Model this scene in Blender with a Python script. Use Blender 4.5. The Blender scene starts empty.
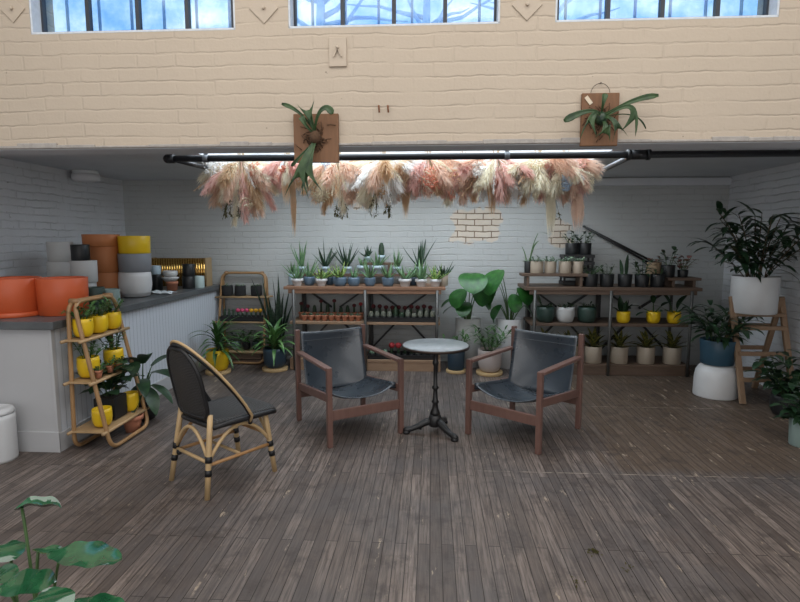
import bpy, math, random
from math import sin, cos, tan, pi, atan, sqrt, radians
from mathutils import Vector, Matrix
random.seed(7)
SC = bpy.context.scene
COL = SC.collection
# ------------------------------------------------------------------ camera
F = 535.0; H = 1.57
PITCH = atan(63/535.0); YAW = radians(3.4)
cd = bpy.data.cameras.new('camera'); cam = bpy.data.objects.new('camera', cd); COL.objects.link(cam)
cam.location = (0, 0, H); cam.rotation_euler = (pi/2-PITCH, 0, YAW)
cd.sensor_width = 36; cd.lens = F/800*36; cd.clip_start = .05
SC.camera = cam
# ------------------------------------------------------------------ world, lights, exposure
SC.view_settings.view_transform = 'Standard'; SC.view_settings.look = 'None'
SC.view_settings.gamma = 1; SC.view_settings.use_curve_mapping = False
SC.view_settings.exposure = 0.12
w = bpy.data.worlds.new('sky'); SC.world = w; w.use_nodes = True
wn = w.node_tree; bgn = wn.nodes['Background']
tc = wn.nodes.new('ShaderNodeTexCoord'); nz = wn.nodes.new('ShaderNodeTexNoise'); rp = wn.nodes.new('ShaderNodeValToRGB')
nz.inputs['Scale'].default_value = 3.0; nz.inputs['Detail'].default_value = 6
rp.color_ramp.elements[0].position = .36; rp.color_ramp.elements[0].color = (.30, .60, 1.0, 1)
rp.color_ramp.elements[1].position = .60; rp.color_ramp.elements[1].color = (.80, .93, 1.0, 1)
wn.links.new(tc.outputs['Generated'], nz.inputs['Vector']); wn.links.new(nz.outputs['Fac'], rp.inputs['Fac'])
wn.links.new(rp.outputs['Color'], bgn.inputs['Color']); bgn.inputs['Strength'].default_value = 1.25
def area(name, loc, rot, sx, sy, power, color):
    l = bpy.data.lights.new(name, 'AREA'); l.shape = 'RECTANGLE'; l.size = sx; l.size_y = sy; l.energy = power; l.color = color
    o = bpy.data.objects.new(name, l); o.location = loc; o.rotation_euler = rot; COL.objects.link(o); return o
area('room_skylight', (0, 1.3, 4.15), (0, 0, 0), 6.0, 2.4, 124, (1, .97, .94))
area('alcove_skylight', (-.2, 5.15, 2.90), (0, 0, 0), 3.3, 2.1, 80, (.90, .96, 1))
area('rear_fill_light', (-.2, -2.1, 2.0), (pi/2, 0, 0), 6.4, 2.6, 80, (.93, .96, 1))  # unseen fill lamp added behind the camera to brighten the alcove walls
# ------------------------------------------------------------------ projection helpers (pixel of the photo + known plane -> point in the room)
SP, CP, SY, CY = sin(PITCH), cos(PITCH), sin(YAW), cos(YAW)
def ray(px, py):
    a = (px-400)/F; b = (301-py)/F
    return Vector((CY*a - SY*SP*b - SY*CP, SY*a + CY*SP*b + CY*CP, CP*b - SP))
def atY(px, py, Y):
    d = ray(px, py); t = Y/d.y; return Vector((d.x*t, Y, H + d.z*t))
def atZ(px, py, z=0):
    d = ray(px, py); t = (z-H)/d.z; return Vector((d.x*t, d.y*t, z))
def X(px, Y, z):
    k = (px-400)/F
    return (k*(CY*CP*Y - SP*(z-H)) - SY*Y)/(CY + k*SY*CP)
# ------------------------------------------------------------------ object helpers
def tag(o, label=None, cat=None, group=None, kind=None):
    if label: o['label'] = label
    if cat: o['category'] = cat
    if group: o['group'] = group
    if kind: o['kind'] = kind
    return o
def thing(name, label, cat, loc, rz=0, group=None):
    o = bpy.data.objects.new(name, None); COL.objects.link(o)
    o.empty_display_size = .05; o.location = loc; o.rotation_euler = (0, 0, rz)
    return tag(o, label, cat, group)
def frame(d, up=Vector((0, 0, 1))):
    d = Vector(d).normalized(); u = Vector(up)
    if abs(d.dot(u)) > .98: u = Vector((1, 0, 0))
    s = d.cross(u).normalized(); return d, s, s.cross(d).normalized()
class MB:
    def __init__(s): s.v = []; s.f = []; s.sm = []
    def add(s, vs, fs, smooth=True):
        n = len(s.v); s.v += [tuple(q) for q in vs]; s.f += [tuple(i+n for i in q) for q in fs]; s.sm += [smooth]*len(fs)
        return s
    def box(s, c, sz, rz=0, M=None):
        x, y, z = [q/2 for q in sz]; c = Vector(c)
        R = M if M else Matrix.Rotation(rz, 3, 'Z')
        vs = [c + R @ Vector((a*x, b*y, d*z)) for d in (-1, 1) for b in (-1, 1) for a in (-1, 1)]
        return s.add(vs, [(0, 2, 3, 1), (4, 5, 7, 6), (0, 1, 5, 4), (2, 6, 7, 3), (0, 4, 6, 2), (1, 3, 7, 5)], False)
    def beam(s, a, b, w, h, up=(0, 0, 1)):
        a = Vector(a); b = Vector(b); d, sd, u = frame(b-a, up)
        R = Matrix((sd, d, u)).transposed()
        return s.box((a+b)/2, (w, (b-a).length, h), M=R)
    def tube(s, pts, r, n=8, cap=True, closed=False, flat=1.0):
        pts = [Vector(p) for p in pts]; m = len(pts)
        rs = r if isinstance(r, (list, tuple)) else [r]*m
        vs = []; pu = None
        for i, p in enumerate(pts):
            if closed: d = pts[(i+1) % m]-pts[i-1]
            else: d = pts[min(i+1, m-1)]-pts[max(i-1, 0)]
            d = d.normalized() if d.length > 1e-9 else Vector((0, 0, 1))
            if pu is None: _, sd, u = frame(d)
            else:
                u = pu - d*pu.dot(d)
                u = u.normalized() if u.length > 1e-6 else frame(d)[2]
                sd = d.cross(u)
            pu = u
            for k in range(n):
                a = 2*pi*k/n; vs.append(p + (sd*cos(a) + u*sin(a)*flat)*rs[i])
        fs = []
        for i in range(m if closed else m-1):
            j = (i+1) % m
            for k in range(n): fs.append((i*n+k, i*n+(k+1) % n, j*n+(k+1) % n, j*n+k))
        if cap and not closed: fs += [tuple(range(n))[::-1], tuple((m-1)*n+k for k in range(n))]
        return s.add(vs, fs)
    def lathe(s, prof, n=24, c=(0, 0, 0), ripple=0, nr=0, smooth=True):
        c = Vector(c); vs = []; fs = []
        for (r, z) in prof:
            for k in range(n):
                a = 2*pi*k/n; q = r*(1+ripple*cos(nr*a)); vs.append(c + Vector((q*cos(a), q*sin(a), z)))
        for i in range(len(prof)-1):
            for k in range(n): fs.append((i*n+k, i*n+(k+1) % n, (i+1)*n+(k+1) % n, (i+1)*n+k))
        if prof[0][0] > 1e-6: fs.append(tuple(range(n))[::-1])
        m = len(prof)-1
        if prof[m][0] > 1e-6: fs.append(tuple(m*n+k for k in range(n)))
        return s.add(vs, fs, smooth)
    def leaf(s, p, az, el, L, W, droop=.8, seg=6, shape='lance', fold=.25, twist=0):
        p = Vector(p); vs = []; fs = []; st = L/seg
        sd0 = Vector((-sin(az), cos(az), 0))
        for i in range(seg+1):
            t = i/seg
            if shape == 'lance': wv = sin(pi*min(1, t*.92+.08))**.8 * (1-.25*t)
            elif shape == 'strap': wv = min(1, .55+2*t)*(1-t**2.2)
            elif shape == 'oval': wv = max(0, sin(pi*min(1, t*.97+.03)))**.6
            elif shape == 'heart': wv = (1.0 if t < .3 else 1)*max(0, (1-t**1.6))**.75*min(1, .62+1.6*t)
            elif shape == 'paddle': wv = (.28 if t < .35 else .28+.72*sin(pi/2*min(1, (t-.35)/.4)))*(1 if t < .85 else .75)
            else: wv = 1-t
            d = Vector((cos(az)*cos(el), sin(az)*cos(el), sin(el)))
            nrm = Vector((-cos(az)*sin(el), -sin(az)*sin(el), cos(el)))
            sd = sd0*cos(twist) + nrm*sin(twist)
            h = wv*W/2
            vs += [p - sd*h + nrm*h*fold, p, p + sd*h + nrm*h*fold]
            p = p + d*st; el -= droop/seg
        for i in range(seg):
            a = i*3; fs += [(a, a+1, a+4, a+3), (a+1, a+2, a+5, a+4)]
        return s.add(vs, fs)
    def blade(s, p, az, el, L, r, curve=.5, seg=5, n=5, flat=.45):
        p = Vector(p); pts = [p.copy()]; rs = [r*.8]
        for i in range(seg):
            d = Vector((cos(az)*cos(el), sin(az)*cos(el), sin(el))); p = p + d*L/seg; el += curve/seg
            t = (i+1)/seg; pts.append(p.copy()); rs.append(max(.0004, r*(1-t**1.5)))
        return s.tube(pts, rs, n, flat=flat)
    def ball(s, c, r, n=10, m=6, sx=1, sz=1, ripple=0, nr=0):
        prof = [(r*sx*sin(pi*i/m), -r*sz*cos(pi*i/m)) for i in range(m+1)]
        return s.lathe(prof, n, c, ripple, nr)
    def grid(s, fn, nu, nv):
        vs = [fn(i/nu, j/nv) for j in range(nv+1) for i in range(nu+1)]
        fs = [(j*(nu+1)+i, j*(nu+1)+i+1, (j+1)*(nu+1)+i+1, (j+1)*(nu+1)+i) for j in range(nv) for i in range(nu)]
        return s.add(vs, fs)
    def build(s, name, mat, parent=None, loc=None, bevel=0, solid=0, rz=0):
        me = bpy.data.meshes.new(name); me.from_pydata(s.v, [], s.f)
        me.polygons.foreach_set('use_smooth', s.sm); me.validate(); me.update()
        me.materials.append(mat)
        o = bpy.data.objects.new(name, me); COL.objects.link(o)
        if parent is not None: o.parent = parent
        if loc is not None: o.location = loc
        if rz: o.rotation_euler = (0, 0, rz)
        if solid:
            m = o.modifiers.new('thick', 'SOLIDIFY'); m.thickness = solid; m.offset = 0
        if bevel:
            m = o.modifiers.new('bevel', 'BEVEL'); m.width = bevel; m.segments = 2; m.limit_method = 'ANGLE'
        return o
def struct(o): o['kind'] = 'structure'; return o
def arc(a, b, c, n=8):
    a, b, c = Vector(a), Vector(b), Vector(c)
    return [a*(1-t)**2 + b*2*t*(1-t) + c*t*t for t in [i/n for i in range(n+1)]]
def rounded(pts, r, n=6):
    pts = [Vector(p) for p in pts]; out = [pts[0]]
    for i in range(1, len(pts)-1):
        p = pts[i]; u = (pts[i-1]-p); v = (pts[i+1]-p); q = min(r, u.length*.49, v.length*.49)
        out += arc(p+u.normalized()*q, p, p+v.normalized()*q, n)
    return out+[pts[-1]]
# ------------------------------------------------------------------ materials
class NT:
    def __init__(s, name):
        s.m = bpy.data.materials.new(name); s.m.use_nodes = True; s.t = s.m.node_tree
        s.b = s.t.nodes['Principled BSDF']
    def n(s, typ, **kw):
        q = s.t.nodes.new(typ)
        for k, v in kw.items():
            if k.startswith('_'): setattr(q, k[1:], v)
            else:
                key = int(k[1:]) if k[0] == 'i' and k[1:].isdigit() else k.replace('__', ' ')
                if isinstance(v, bpy.types.NodeSocket): s.t.links.new(v, q.inputs[key])
                else: q.inputs[key].default_value = v
        return q
    def link(s, a, b): s.t.links.new(a, b)
    def mix(s, f, a, b, typ='MIX'):
        q = s.t.nodes.new('ShaderNodeMix'); q.data_type = 'RGBA'; q.blend_type = typ
        for i, v in ((0, f), (6, a), (7, b)):
            if isinstance(v, bpy.types.NodeSocket): s.t.links.new(v, q.inputs[i])
            else: q.inputs[i].default_value = v if i == 0 else ((*v, 1) if len(v) == 3 else v)
        return q.outputs[2]
    def math(s, op, a, b=0.0, c=0.0, clamp=False):
        q = s.t.nodes.new('ShaderNodeMath'); q.operation = op; q.use_clamp = clamp
        for i, v in enumerate((a, b, c)):
            if isinstance(v, bpy.types.NodeSocket): s.t.links.new(v, q.inputs[i])
            else: q.inputs[i].default_value = v
        return q.outputs[0]
    def ramp(s, f, p0, c0, p1, c1):
        q = s.t.nodes.new('ShaderNodeValToRGB'); s.t.links.new(f, q.inputs[0])
        e = q.color_ramp.elements; e[0].position = p0; e[1].position = p1
        e[0].color = (*c0, 1) if len(c0) == 3 else c0; e[1].color = (*c1, 1) if len(c1) == 3 else c1
        return q.outputs[0]
    def xyz(s):
        c = s.n('ShaderNodeTexCoord').outputs['Object']; q = s.n('ShaderNodeSeparateXYZ', Vector=c); return c, q.outputs
    def noise(s, vec, scale, detail=4, rough=.55):
        return s.n('ShaderNodeTexNoise', Vector=vec, Scale=scale, Detail=detail, Roughness=rough).outputs['Fac']
    def comb(s, x, y, z=0.0):
        q = s.t.nodes.new('ShaderNodeCombineXYZ')
        for i, v in enumerate((x, y, z)):
            if isinstance(v, bpy.types.NodeSocket): s.t.links.new(v, q.inputs[i])
            else: q.inputs[i].default_value = v
        return q.outputs[0]
    def bump(s, h, strength=.5, dist=.01):
        q = s.n('ShaderNodeBump', Strength=strength, Distance=dist, Height=h); s.link(q.outputs[0], s.b.inputs['Normal'])
    def set(s, base=None, rough=None, metal=None, **kw):
        for k, v in (('Base Color', base), ('Roughness', rough), ('Metallic', metal)):
            if v is None: continue
            if isinstance(v, bpy.types.NodeSocket): s.link(v, s.b.inputs[k])
            else: s.b.inputs[k].default_value = (*v, 1) if k == 'Base Color' else v
        return s.m
def plain(name, c, rough=.5, metal=0, var=.12, scale=12, bump=0, spec=None):
    t = NT(name); co, _ = t.xyz(); f = t.noise(co, scale)
    t.set(t.mix(f, tuple(q*(1-var) for q in c), tuple(min(1, q*(1+var)) for q in c)), rough, metal)
    if bump: t.bump(t.noise(co, scale*4), bump, .004)
    if spec is not None: t.b.inputs['Specular IOR Level'].default_value = spec
    return t.m
def wood(name, c1, c2, rough=.5, scale=(3, 30, 30)):
    t = NT(name); co, _ = t.xyz()
    mp = t.n('ShaderNodeMapping', Vector=co); mp.inputs['Scale'].default_value = scale
    f = t.noise(mp.outputs[0], 2.2, 6, .6); g = t.noise(co, 3)
    t.set(t.mix(t.math('MULTIPLY_ADD', g, .4, t.math('MULTIPLY', f, .6)), c1, c2), rough); t.bump(f, .15, .003)
    return t.m
def leafmat(name, c1, c2, rough=.4, scale=14):
    t = NT(name); co, _ = t.xyz(); f = t.noise(co, scale, 3)
    t.set(t.mix(t.ramp(f, .35, (0, 0, 0), .65, (1, 1, 1)), c1, c2), rough)
    return t.m
def stripeleaf(name, c1, c2, rough=.45):
    t = NT(name); co, _ = t.xyz(); f = t.noise(co, 38, 2)
    t.set(t.mix(t.ramp(f, .42, (0, 0, 0), .58, (1, 1, 1)), c1, c2), rough)
    return t.m
def brickwall(name, axis, c, mort, bw=.215, bh=.073, bump=.55, peel=None, dirt=(.7, .68, .66), stain=.25, spots=.03, rough=.75, gapk=.85):
    t = NT(name); co, o = t.xyz()
    wob = t.noise(co, 2.5, 2); 
    u = o[0] if axis == 'x' else o[1]
    v = t.math('ADD', o[2], t.math('ADD', t.math('MULTIPLY', wob, .035), t.math('MULTIPLY', t.noise(co, 16, 4), .020)))
    vec = t.comb(u, v)
    br = t.n('ShaderNodeTexBrick', Vector=vec, Color1=(1, 1, 1, 1), Color2=(.9, .9, .9, 1), Mortar=(0, 0, 0, 1), Scale=1.0,
             Mortar__Size=.0085, Mortar__Smooth=.55, Bias=0.0, Brick__Width=bw, Row__Height=bh)
    br.offset = .5
    rw = t.math('ABSOLUTE', t.math('SUBTRACT', t.math('FRACT', t.math('DIVIDE', v, bh)), .5))
    rowl = t.ramp(rw, .40, (0, 0, 0), .49, (1, 1, 1))
    n1 = t.noise(co, 9, 5); n2 = t.noise(co, 60, 3); n3 = t.noise(co, 1.1, 3)
    joint = t.math('MAXIMUM', t.math('MULTIPLY', rowl, t.ramp(t.noise(co, 3.3, 4), .36, (.08, .08, .08), .62, (1, 1, 1))), t.math('MULTIPLY', br.outputs['Fac'], t.ramp(t.noise(co, 5.3, 3), .46, (.05, .05, .05), .66, (.9, .9, .9))))
    gap = t.math('MULTIPLY', joint, t.ramp(n1, .30, (.35, .35, .35), .65, (1, 1, 1)))
    base = t.mix(t.math('MULTIPLY', gap, gapk), c, mort)
    base = t.mix(t.math('MULTIPLY', t.ramp(n3, .4, (0, 0, 0), .75, (1, 1, 1)), stain), base, tuple(a*b for a, b in zip(c, dirt)))
    sp = t.noise(co, 23, 2); base = t.mix(t.math('MULTIPLY', t.ramp(sp, .74, (0, 0, 0), .77, (1, 1, 1)), .6 if spots else 0), base, (.09, .07, .055))
    if peel:
        msk = None
        for (x0, x1, z0, z1) in peel:
            e = .05; nn = t.math('MULTIPLY', t.math('SUBTRACT', t.noise(co, 7, 4), .5), .34)
            px_ = t.math('SUBTRACT', (x1-x0)/2, t.math('ABSOLUTE', t.math('SUBTRACT', u, (x0+x1)/2)))
            pz_ = t.math('SUBTRACT', (z1-z0)/2, t.math('ABSOLUTE', t.math('SUBTRACT', o[2], (z0+z1)/2)))
            q = t.math('MULTIPLY', t.math('ADD', t.math('MINIMUM', px_, pz_), nn), 30, clamp=True)
            msk = q if msk is None else t.math('MAXIMUM', msk, q)
        raw = t.mix(br.outputs['Fac'], t.mix(n1, (.52, .43, .34), (.68, .62, .54)), (.20, .14, .09))
        base = t.mix(msk, base, raw)
    t.set(base, rough)
    hgt = t.math('ADD', t.math('MULTIPLY', joint, -1.1), t.math('ADD', t.math('MULTIPLY', n1, 1.0), t.math('MULTIPLY', n2, .35)))
    t.bump(hgt, bump, .012)
    return t.m
# ------------------------------------------------------------------ the setting
YB0, YB1, ZB, ZC, YW, XL, XR, ZT = 3.30, 3.52, 2.125, 2.30, 6.74, -3.95, 3.55, 4.20
CREAM = (.535, .448, .35)
m_upper = brickwall('cream_painted_brick', 'x', CREAM, (.46, .38, .30), bw=.24, bh=.082, bump=.38, stain=.25, gapk=.45, dirt=(.86, .87, .9))
PEEL = [(.24, .86, 1.50, 1.95), (-.95, -.70, 1.94, 2.05), (1.42, 1.72, 1.45, 1.8), (-.35, .1, 1.0, 1.15)]
m_back = brickwall('white_painted_brick', 'x', (.47, .485, .48), (.36, .35, .34), bw=.21, bh=.073, bump=.5, peel=PEEL, stain=.3, gapk=.55)
m_side = brickwall('grey_white_painted_brick', 'y', (.70, .72, .75), (.46, .46, .46), bump=.7, stain=.45, gapk=.6)
m_ceil = plain('grey_plaster', (.60, .62, .65), .85, var=.12, scale=3, bump=.25)
m_white = plain('white_paint', (.72, .73, .74), .55, var=.05, scale=4)
def floor_mat():
    t = NT('worn_floorboards'); co, o = t.xyz()
    vec = t.comb(o[1], o[0])
    br = t.n('ShaderNodeTexBrick', Vector=vec, Color1=(0, 0, 0, 1), Color2=(1, 1, 1, 1), Mortar=(.5, .5, .5, 1), Scale=1.0,
             Mortar__Size=.0022, Mortar__Smooth=.2, Bias=0.0, Brick__Width=1.3, Row__Height=.060)
    br.offset = .37
    st = t.n('ShaderNodeMapping', Vector=co); st.inputs['Scale'].default_value = (34, 1.6, 1)
    grain = t.noise(st.outputs[0], 2.4, 6, .65)
    st2 = t.n('ShaderNodeMapping', Vector=co); st2.inputs['Scale'].default_value = (9, 1.3, 1)
    big = t.noise(co, 1.3, 4, .6); mid = t.noise(st2.outputs[0], 1.6, 4, .6)
    rnd = t.math('ADD', 0, br.outputs['Color'])
    c = t.mix(rnd, (.120, .094, .080), (.310, .250, .214))
    c = t.mix(t.ramp(grain, .40, (.25, .25, .25), .62, (.95, .95, .95)), c, (.080, .062, .053), 'MIX')
    c = t.mix(t.math('MULTIPLY', t.ramp(big, .42, (0, 0, 0), .62, (1, 1, 1)), .6), c, (.085, .078, .078))
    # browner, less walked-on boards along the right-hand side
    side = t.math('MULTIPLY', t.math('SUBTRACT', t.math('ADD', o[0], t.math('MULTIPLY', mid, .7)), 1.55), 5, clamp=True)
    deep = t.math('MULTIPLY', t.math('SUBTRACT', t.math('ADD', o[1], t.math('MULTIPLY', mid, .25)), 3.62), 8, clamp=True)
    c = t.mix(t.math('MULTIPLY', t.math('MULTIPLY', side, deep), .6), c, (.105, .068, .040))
    blot = t.noise(co, 5.5, 6, .7); c = t.mix(t.math('MULTIPLY', t.ramp(blot, .52, (0, 0, 0), .66, (1, 1, 1)), .62), c, (.046, .037, .033))
    # pale scuffs where the finish has worn through
    st3 = t.n('ShaderNodeMapping', Vector=co); st3.inputs['Scale'].default_value = (11, 2.2, 1)
    sc = t.math('ADD', t.noise(st3.outputs[0], 1.5, 6, .75), t.math('MULTIPLY', t.math('MULTIPLY', t.math('SUBTRACT', o[0], .6), .05, clamp=True), .30))
    c = t.mix(t.math('MULTIPLY', t.ramp(sc, .63, (0, 0, 0), .67, (1, 1, 1)), .75), c, (.42, .34, .25))
    dots = t.noise(co, 42, 2); c = t.mix(t.math('MULTIPLY', t.ramp(dots, .70, (0, 0, 0), .75, (1, 1, 1)), .5), c, (.035, .028, .025))
    fine = t.noise(co, 75, 2); c = t.mix(t.ramp(fine, .79, (0, 0, 0), .82, (1, 1, 1)), c, (.45, .42, .38))
    c = t.mix(br.outputs['Fac'], c, (.022, .016, .012))
    # the long cross seams
    for ys in (3.50, 4.97):
        sm = t.math('LESS_THAN', t.math('ABSOLUTE', t.math('SUBTRACT', o[1], ys)), .004)
        c = t.mix(t.math('MULTIPLY', t.math('MULTIPLY', sm, t.math('GREATER_THAN', o[0], .3)), t.ramp(mid, .4, (0, 0, 0), .6, (1, 1, 1))), c, (.33, .28, .22))
    t.set(c, t.ramp(grain, .2, (.42, .42, .42), .8, (.62, .62, .62)))
    t.b.inputs['Specular IOR Level'].default_value = .4
    t.bump(t.math('ADD', t.math('MULTIPLY', br.outputs['Fac'], -1.4), t.math('MULTIPLY', grain, .5)), .35, .004)
    return t.m
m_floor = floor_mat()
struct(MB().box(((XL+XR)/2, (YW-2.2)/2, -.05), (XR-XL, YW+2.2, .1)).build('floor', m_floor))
struct(MB().box(((XL+XR)/2, YW+.1, 1.21), (XR-XL+.4, .2, 2.42)).build('wall_back', m_back))
for nm, xx in (('wall_left', XL-.1), ('wall_right', XR+.1)):
    struct(MB().box((xx, (YB1-2.2)/2, 2.1), (.2, YB1+2.2, 4.2)).box((xx, (YB1+YW)/2, 1.21), (.2, YW-YB1, 2.42)).build(nm, m_side))
struct(MB().box(((XL+XR)/2, -2.3, 2.1), (XR-XL+.4, .2, 4.2)).build('wall_front', m_upper))
# wall over the opening, with three window holes
WINS = []
for (a, b, yb) in ((31, 235.5, 32), (288.5, 500, 27), (555, 779, 20)):
    WINS.append((X(a, YB0, 2.806), X(b, YB0, 2.806)))
ZS = 2.806; ZWT = 3.62
mb = MB(); D = YB1-YB0; yc = (YB0+YB1)/2
def lump(x0, x1, z0, z1):
    mb.box(((x0+x1)/2, yc, (z0+z1)/2), (x1-x0, D, z1-z0))
lump(XL, XR, ZB, ZS); lump(XL, XR, ZWT, ZT)
xs = [XL]+[q for p in WINS for q in p]+[XR]
for i in range(0, len(xs), 2): lump(xs[i], xs[i+1], ZS, ZWT)
struct(mb.build('wall_upper', m_upper))
# chipped plaster lip along the bottom edge of that wall
mb = MB(); x = XL
while x < XR:
    L = random.uniform(.1, .35); x1 = min(XR, x+L); h = random.uniform(.012, .034)
    mb.box(((x+x1)/2, YB0-.006, ZB+h/2), (x1-x, .016, h)); x = x1
struct(mb.build('trim_1', plain('grey_chipped_plaster', (.40, .37, .34), .9, var=.3, scale=30, bump=.5), bevel=.004))
struct(MB().box(((XL+XR)/2, (YB0+YB1)/2+.004, ZB-.002), (XR-XL, YB1-YB0-.012, .005)).build('trim_4', m_ceil))
# ceilings
SX0, SX1, SY0, SY1, SZ = -2.04, 1.50, 4.05, 6.25, 2.97
mb = MB()
for (x0, x1, y0, y1) in ((XL, SX0, YB1, YW), (SX1, XR, YB1, YW), (SX0, SX1, YB1, SY0), (SX0, SX1, SY1, YW)):
    mb.box(((x0+x1)/2, (y0+y1)/2, ZC+.06), (x1-x0, y1-y0, .12))
struct(mb.build('ceiling', m_ceil))
mb = MB()
for (x0, x1, y0, y1) in ((SX0-.06, SX0, SY0-.06, SY1+.06), (SX1, SX1+.06, SY0-.06, SY1+.06), (SX0, SX1, SY0-.06, SY0), (SX0, SX1, SY1, SY1+.06)):
    mb.box(((x0+x1)/2, (y0+y1)/2, (ZC+.12+SZ)/2), (x1-x0, y1-y0, SZ-ZC-.12))
struct(mb.build('trim_2', m_white))
mb = MB(); mb.box(((XL+XR)/2, (YB0-2.2)/2, ZT+.05), (XR-XL, YB0+2.2, .1))
struct(mb.build('ceiling', m_ceil))
# low ledge along the back wall, right part, and skirting
struct(MB().box(((1.5+XR)/2, YW-.02, 2.24), (XR-1.5, .05, .09)).build('trim_3', m_ceil, bevel=.01))
# windows
m_steel = plain('dark_window_steel', (.035, .04, .05), .5)
m_sill = plain('flaking_white_paint', (.66, .70, .74), .7, var=.2, scale=40, bump=.4)
def glass():
    t = NT('blue_tinted_glass'); t.t.nodes.remove(t.b)
    tr = t.n('ShaderNodeBsdfTransparent'); gl = t.n('ShaderNodeBsdfGlossy'); mx = t.n('ShaderNodeMixShader')
    co, _ = t.xyz(); t.link(t.ramp(t.noise(co, 5, 5), .35, (.55, .74, .95), .65, (.93, .97, 1)), tr.inputs[0])
    gl.inputs['Roughness'].default_value = .08; mx.inputs[0].default_value = .06
    t.link(tr.outputs[0], mx.inputs[1]); t.link(gl.outputs[0], mx.inputs[2])
    t.link(mx.outputs[0], t.t.nodes['Material Output'].inputs[0]); return t.m
m_glass = glass()
m_grille = plain('blue_grey_grille', (.50, .72, 1.0), .6)
MULL = ((41, 90, 139.5, 188.5, 234.5), (292.5, 343, 394, 445, 497), (556, 607, 661, 716, 774))
for i, (x0, x1) in enumerate(WINS):
    yf = YB0+.10
    root = bpy.data.objects.new('window_%d' % (i+1), None); COL.objects.link(root); root.location = ((x0+x1)/2, yf, ZS); root['kind'] = 'structure'
    cx = (x0+x1)/2
    fr = MB(); wd = x1-x0; ht = ZWT-ZS
    for q in MULL[i]:
        xm = min(max(X(q, yf, 2.85), x0+.013), x1-.013)-cx
        fr.box((xm, 0, ht/2), (.024, .035, ht))
    fr.box((0, 0, .012), (wd, .035, .022)); fr.box((0, 0, ht-.012), (wd, .035, .024)); fr.box((0, 0, .45), (wd, .03, .02))
    struct(fr.build('window_frame', m_steel, root))
    struct(MB().box((0, .006, ht/2), (wd, .004, ht)).build('pane', m_glass, root))
    s = MB(); s.box((0, -.05, .004), (wd, .10, .018)); s.box((-wd/2+.006, -.05, ht/2), (.012, .10, ht)); s.box((wd/2-.006, -.05, ht/2), (.012, .10, ht))
    struct(s.build('window_sill', m_sill, root, bevel=.004))
    g = thing('window_grille', ['blue-grey security grille outside the left window', 'blue-grey security grille outside the middle window', 'blue-grey security grille outside the right window'][i], 'grille', (cx, YB1-.02, ZS))
    q = MB(); q.box((0, 0, .075), (wd, .012, .022)); q.build('crossbar', m_grille, g)
    n = 6
    for k in range(n):
        xx = -wd/2 + wd*(k+.5)/n
        MB().tube([(xx, .0, 0), (xx, .0, ht)], .009, 6).build('bar', m_grille, g)
# trees outside the windows
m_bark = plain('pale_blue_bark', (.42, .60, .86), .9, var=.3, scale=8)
for (tx, ty, lab) in ((-1.9, 6.6, 'bare branching tree outside the left window'), (-.1, 7.4, 'bare branching tree outside the middle window'), (2.0, 6.9, 'bare branching tree outside the right window')):
    t = thing('bare_tree', lab, 'tree', (tx, ty+3, 0), 0, None)
    mb = MB(); mb.tube([(0, 0, 0), (.05, 0, 2.4), (-.05, 0, 4.6), (0, 0, 7)], [.16, .13, .10, .03], 8); mb.build('trunk', m_bark, t)
    for k in range(22):
        z = random.uniform(2.8, 5.6); a = random.choice((0, pi))+random.uniform(-.6, .6); L = random.uniform(.8, 1.8)
        p = [Vector((0, 0, z))]
        el = random.uniform(.1, .9)
        for q in range(5):
            p.append(p[-1]+Vector((cos(a)*cos(el), sin(a)*cos(el)*.6, sin(el)))*L/5); el += random.uniform(-.35, .35); a += random.uniform(-.3, .3)
        MB().tube(p, [.05, .042, .034, .026, .018, .006], 6).build('branch', m_bark, t)
# wall anchor plates on the upper wall
m_plate = plain('cream_painted_iron', tuple(q*.98 for q in CREAM), .6, var=.06, scale=20, bump=.3)
m_rust = plain('rusty_iron', (.20, .075, .03), .8)
for (px, py, s, lab) in ((13, 9, .115, 'cream painted diamond wall anchor plate left of the left window'), (264, 8.5, .125, 'cream painted diamond wall anchor plate between the left and middle windows'), (527, 5, .125, 'cream painted diamond wall anchor plate between the middle and right windows')):
    p = atY(px, py, YB0)
    g = thing('wall_anchor_plate', lab, 'wall plate', (p.x, YB0, p.z))
    MB().box((0, -.004, 0), (s, .008, s), M=Matrix.Rotation(pi/4, 3, 'Y')).build('plate', m_plate, g, bevel=.003)
    mb = MB(); mb.tube([(0, -.006, 0), (0, -.024, 0)], .011, 6); mb.build('bolt', m_plate, g, bevel=.002)
p = atY(338, 52.5, YB0)
g = thing('wall_bracket', 'small cream painted rectangular bracket plate with a peg under the middle window', 'bracket', (p.x, YB0, p.z))
mb = MB(); mb.box((0, -.006, 0), (.105, .012, .165)); mb.build('plate', m_plate, g, bevel=.003)
mb = MB(); mb.beam((0, -.02, .02), (-.025, -.02, -.03), .008, .008); mb.beam((0, -.02, .02), (.025, -.02, -.03), .008, .008); mb.tube([(0, -.01, .02), (0, -.04, .02)], .008, 8); mb.build('peg', m_plate, g)
for (px, lab) in ((379, 'left one of two short rusty nails in the cream wall'), (388, 'right one of two short rusty nails in the cream wall')):
    p = atY(px, 109, YB0)
    tag(MB().tube([(p.x, YB0+.01, p.z+.02), (p.x, YB0-.02, p.z+.015), (p.x+.004, YB0-.024, p.z-.025)], .005, 6).build('rusty_nail', m_rust), lab, 'nail', 'rusty nails')
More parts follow.
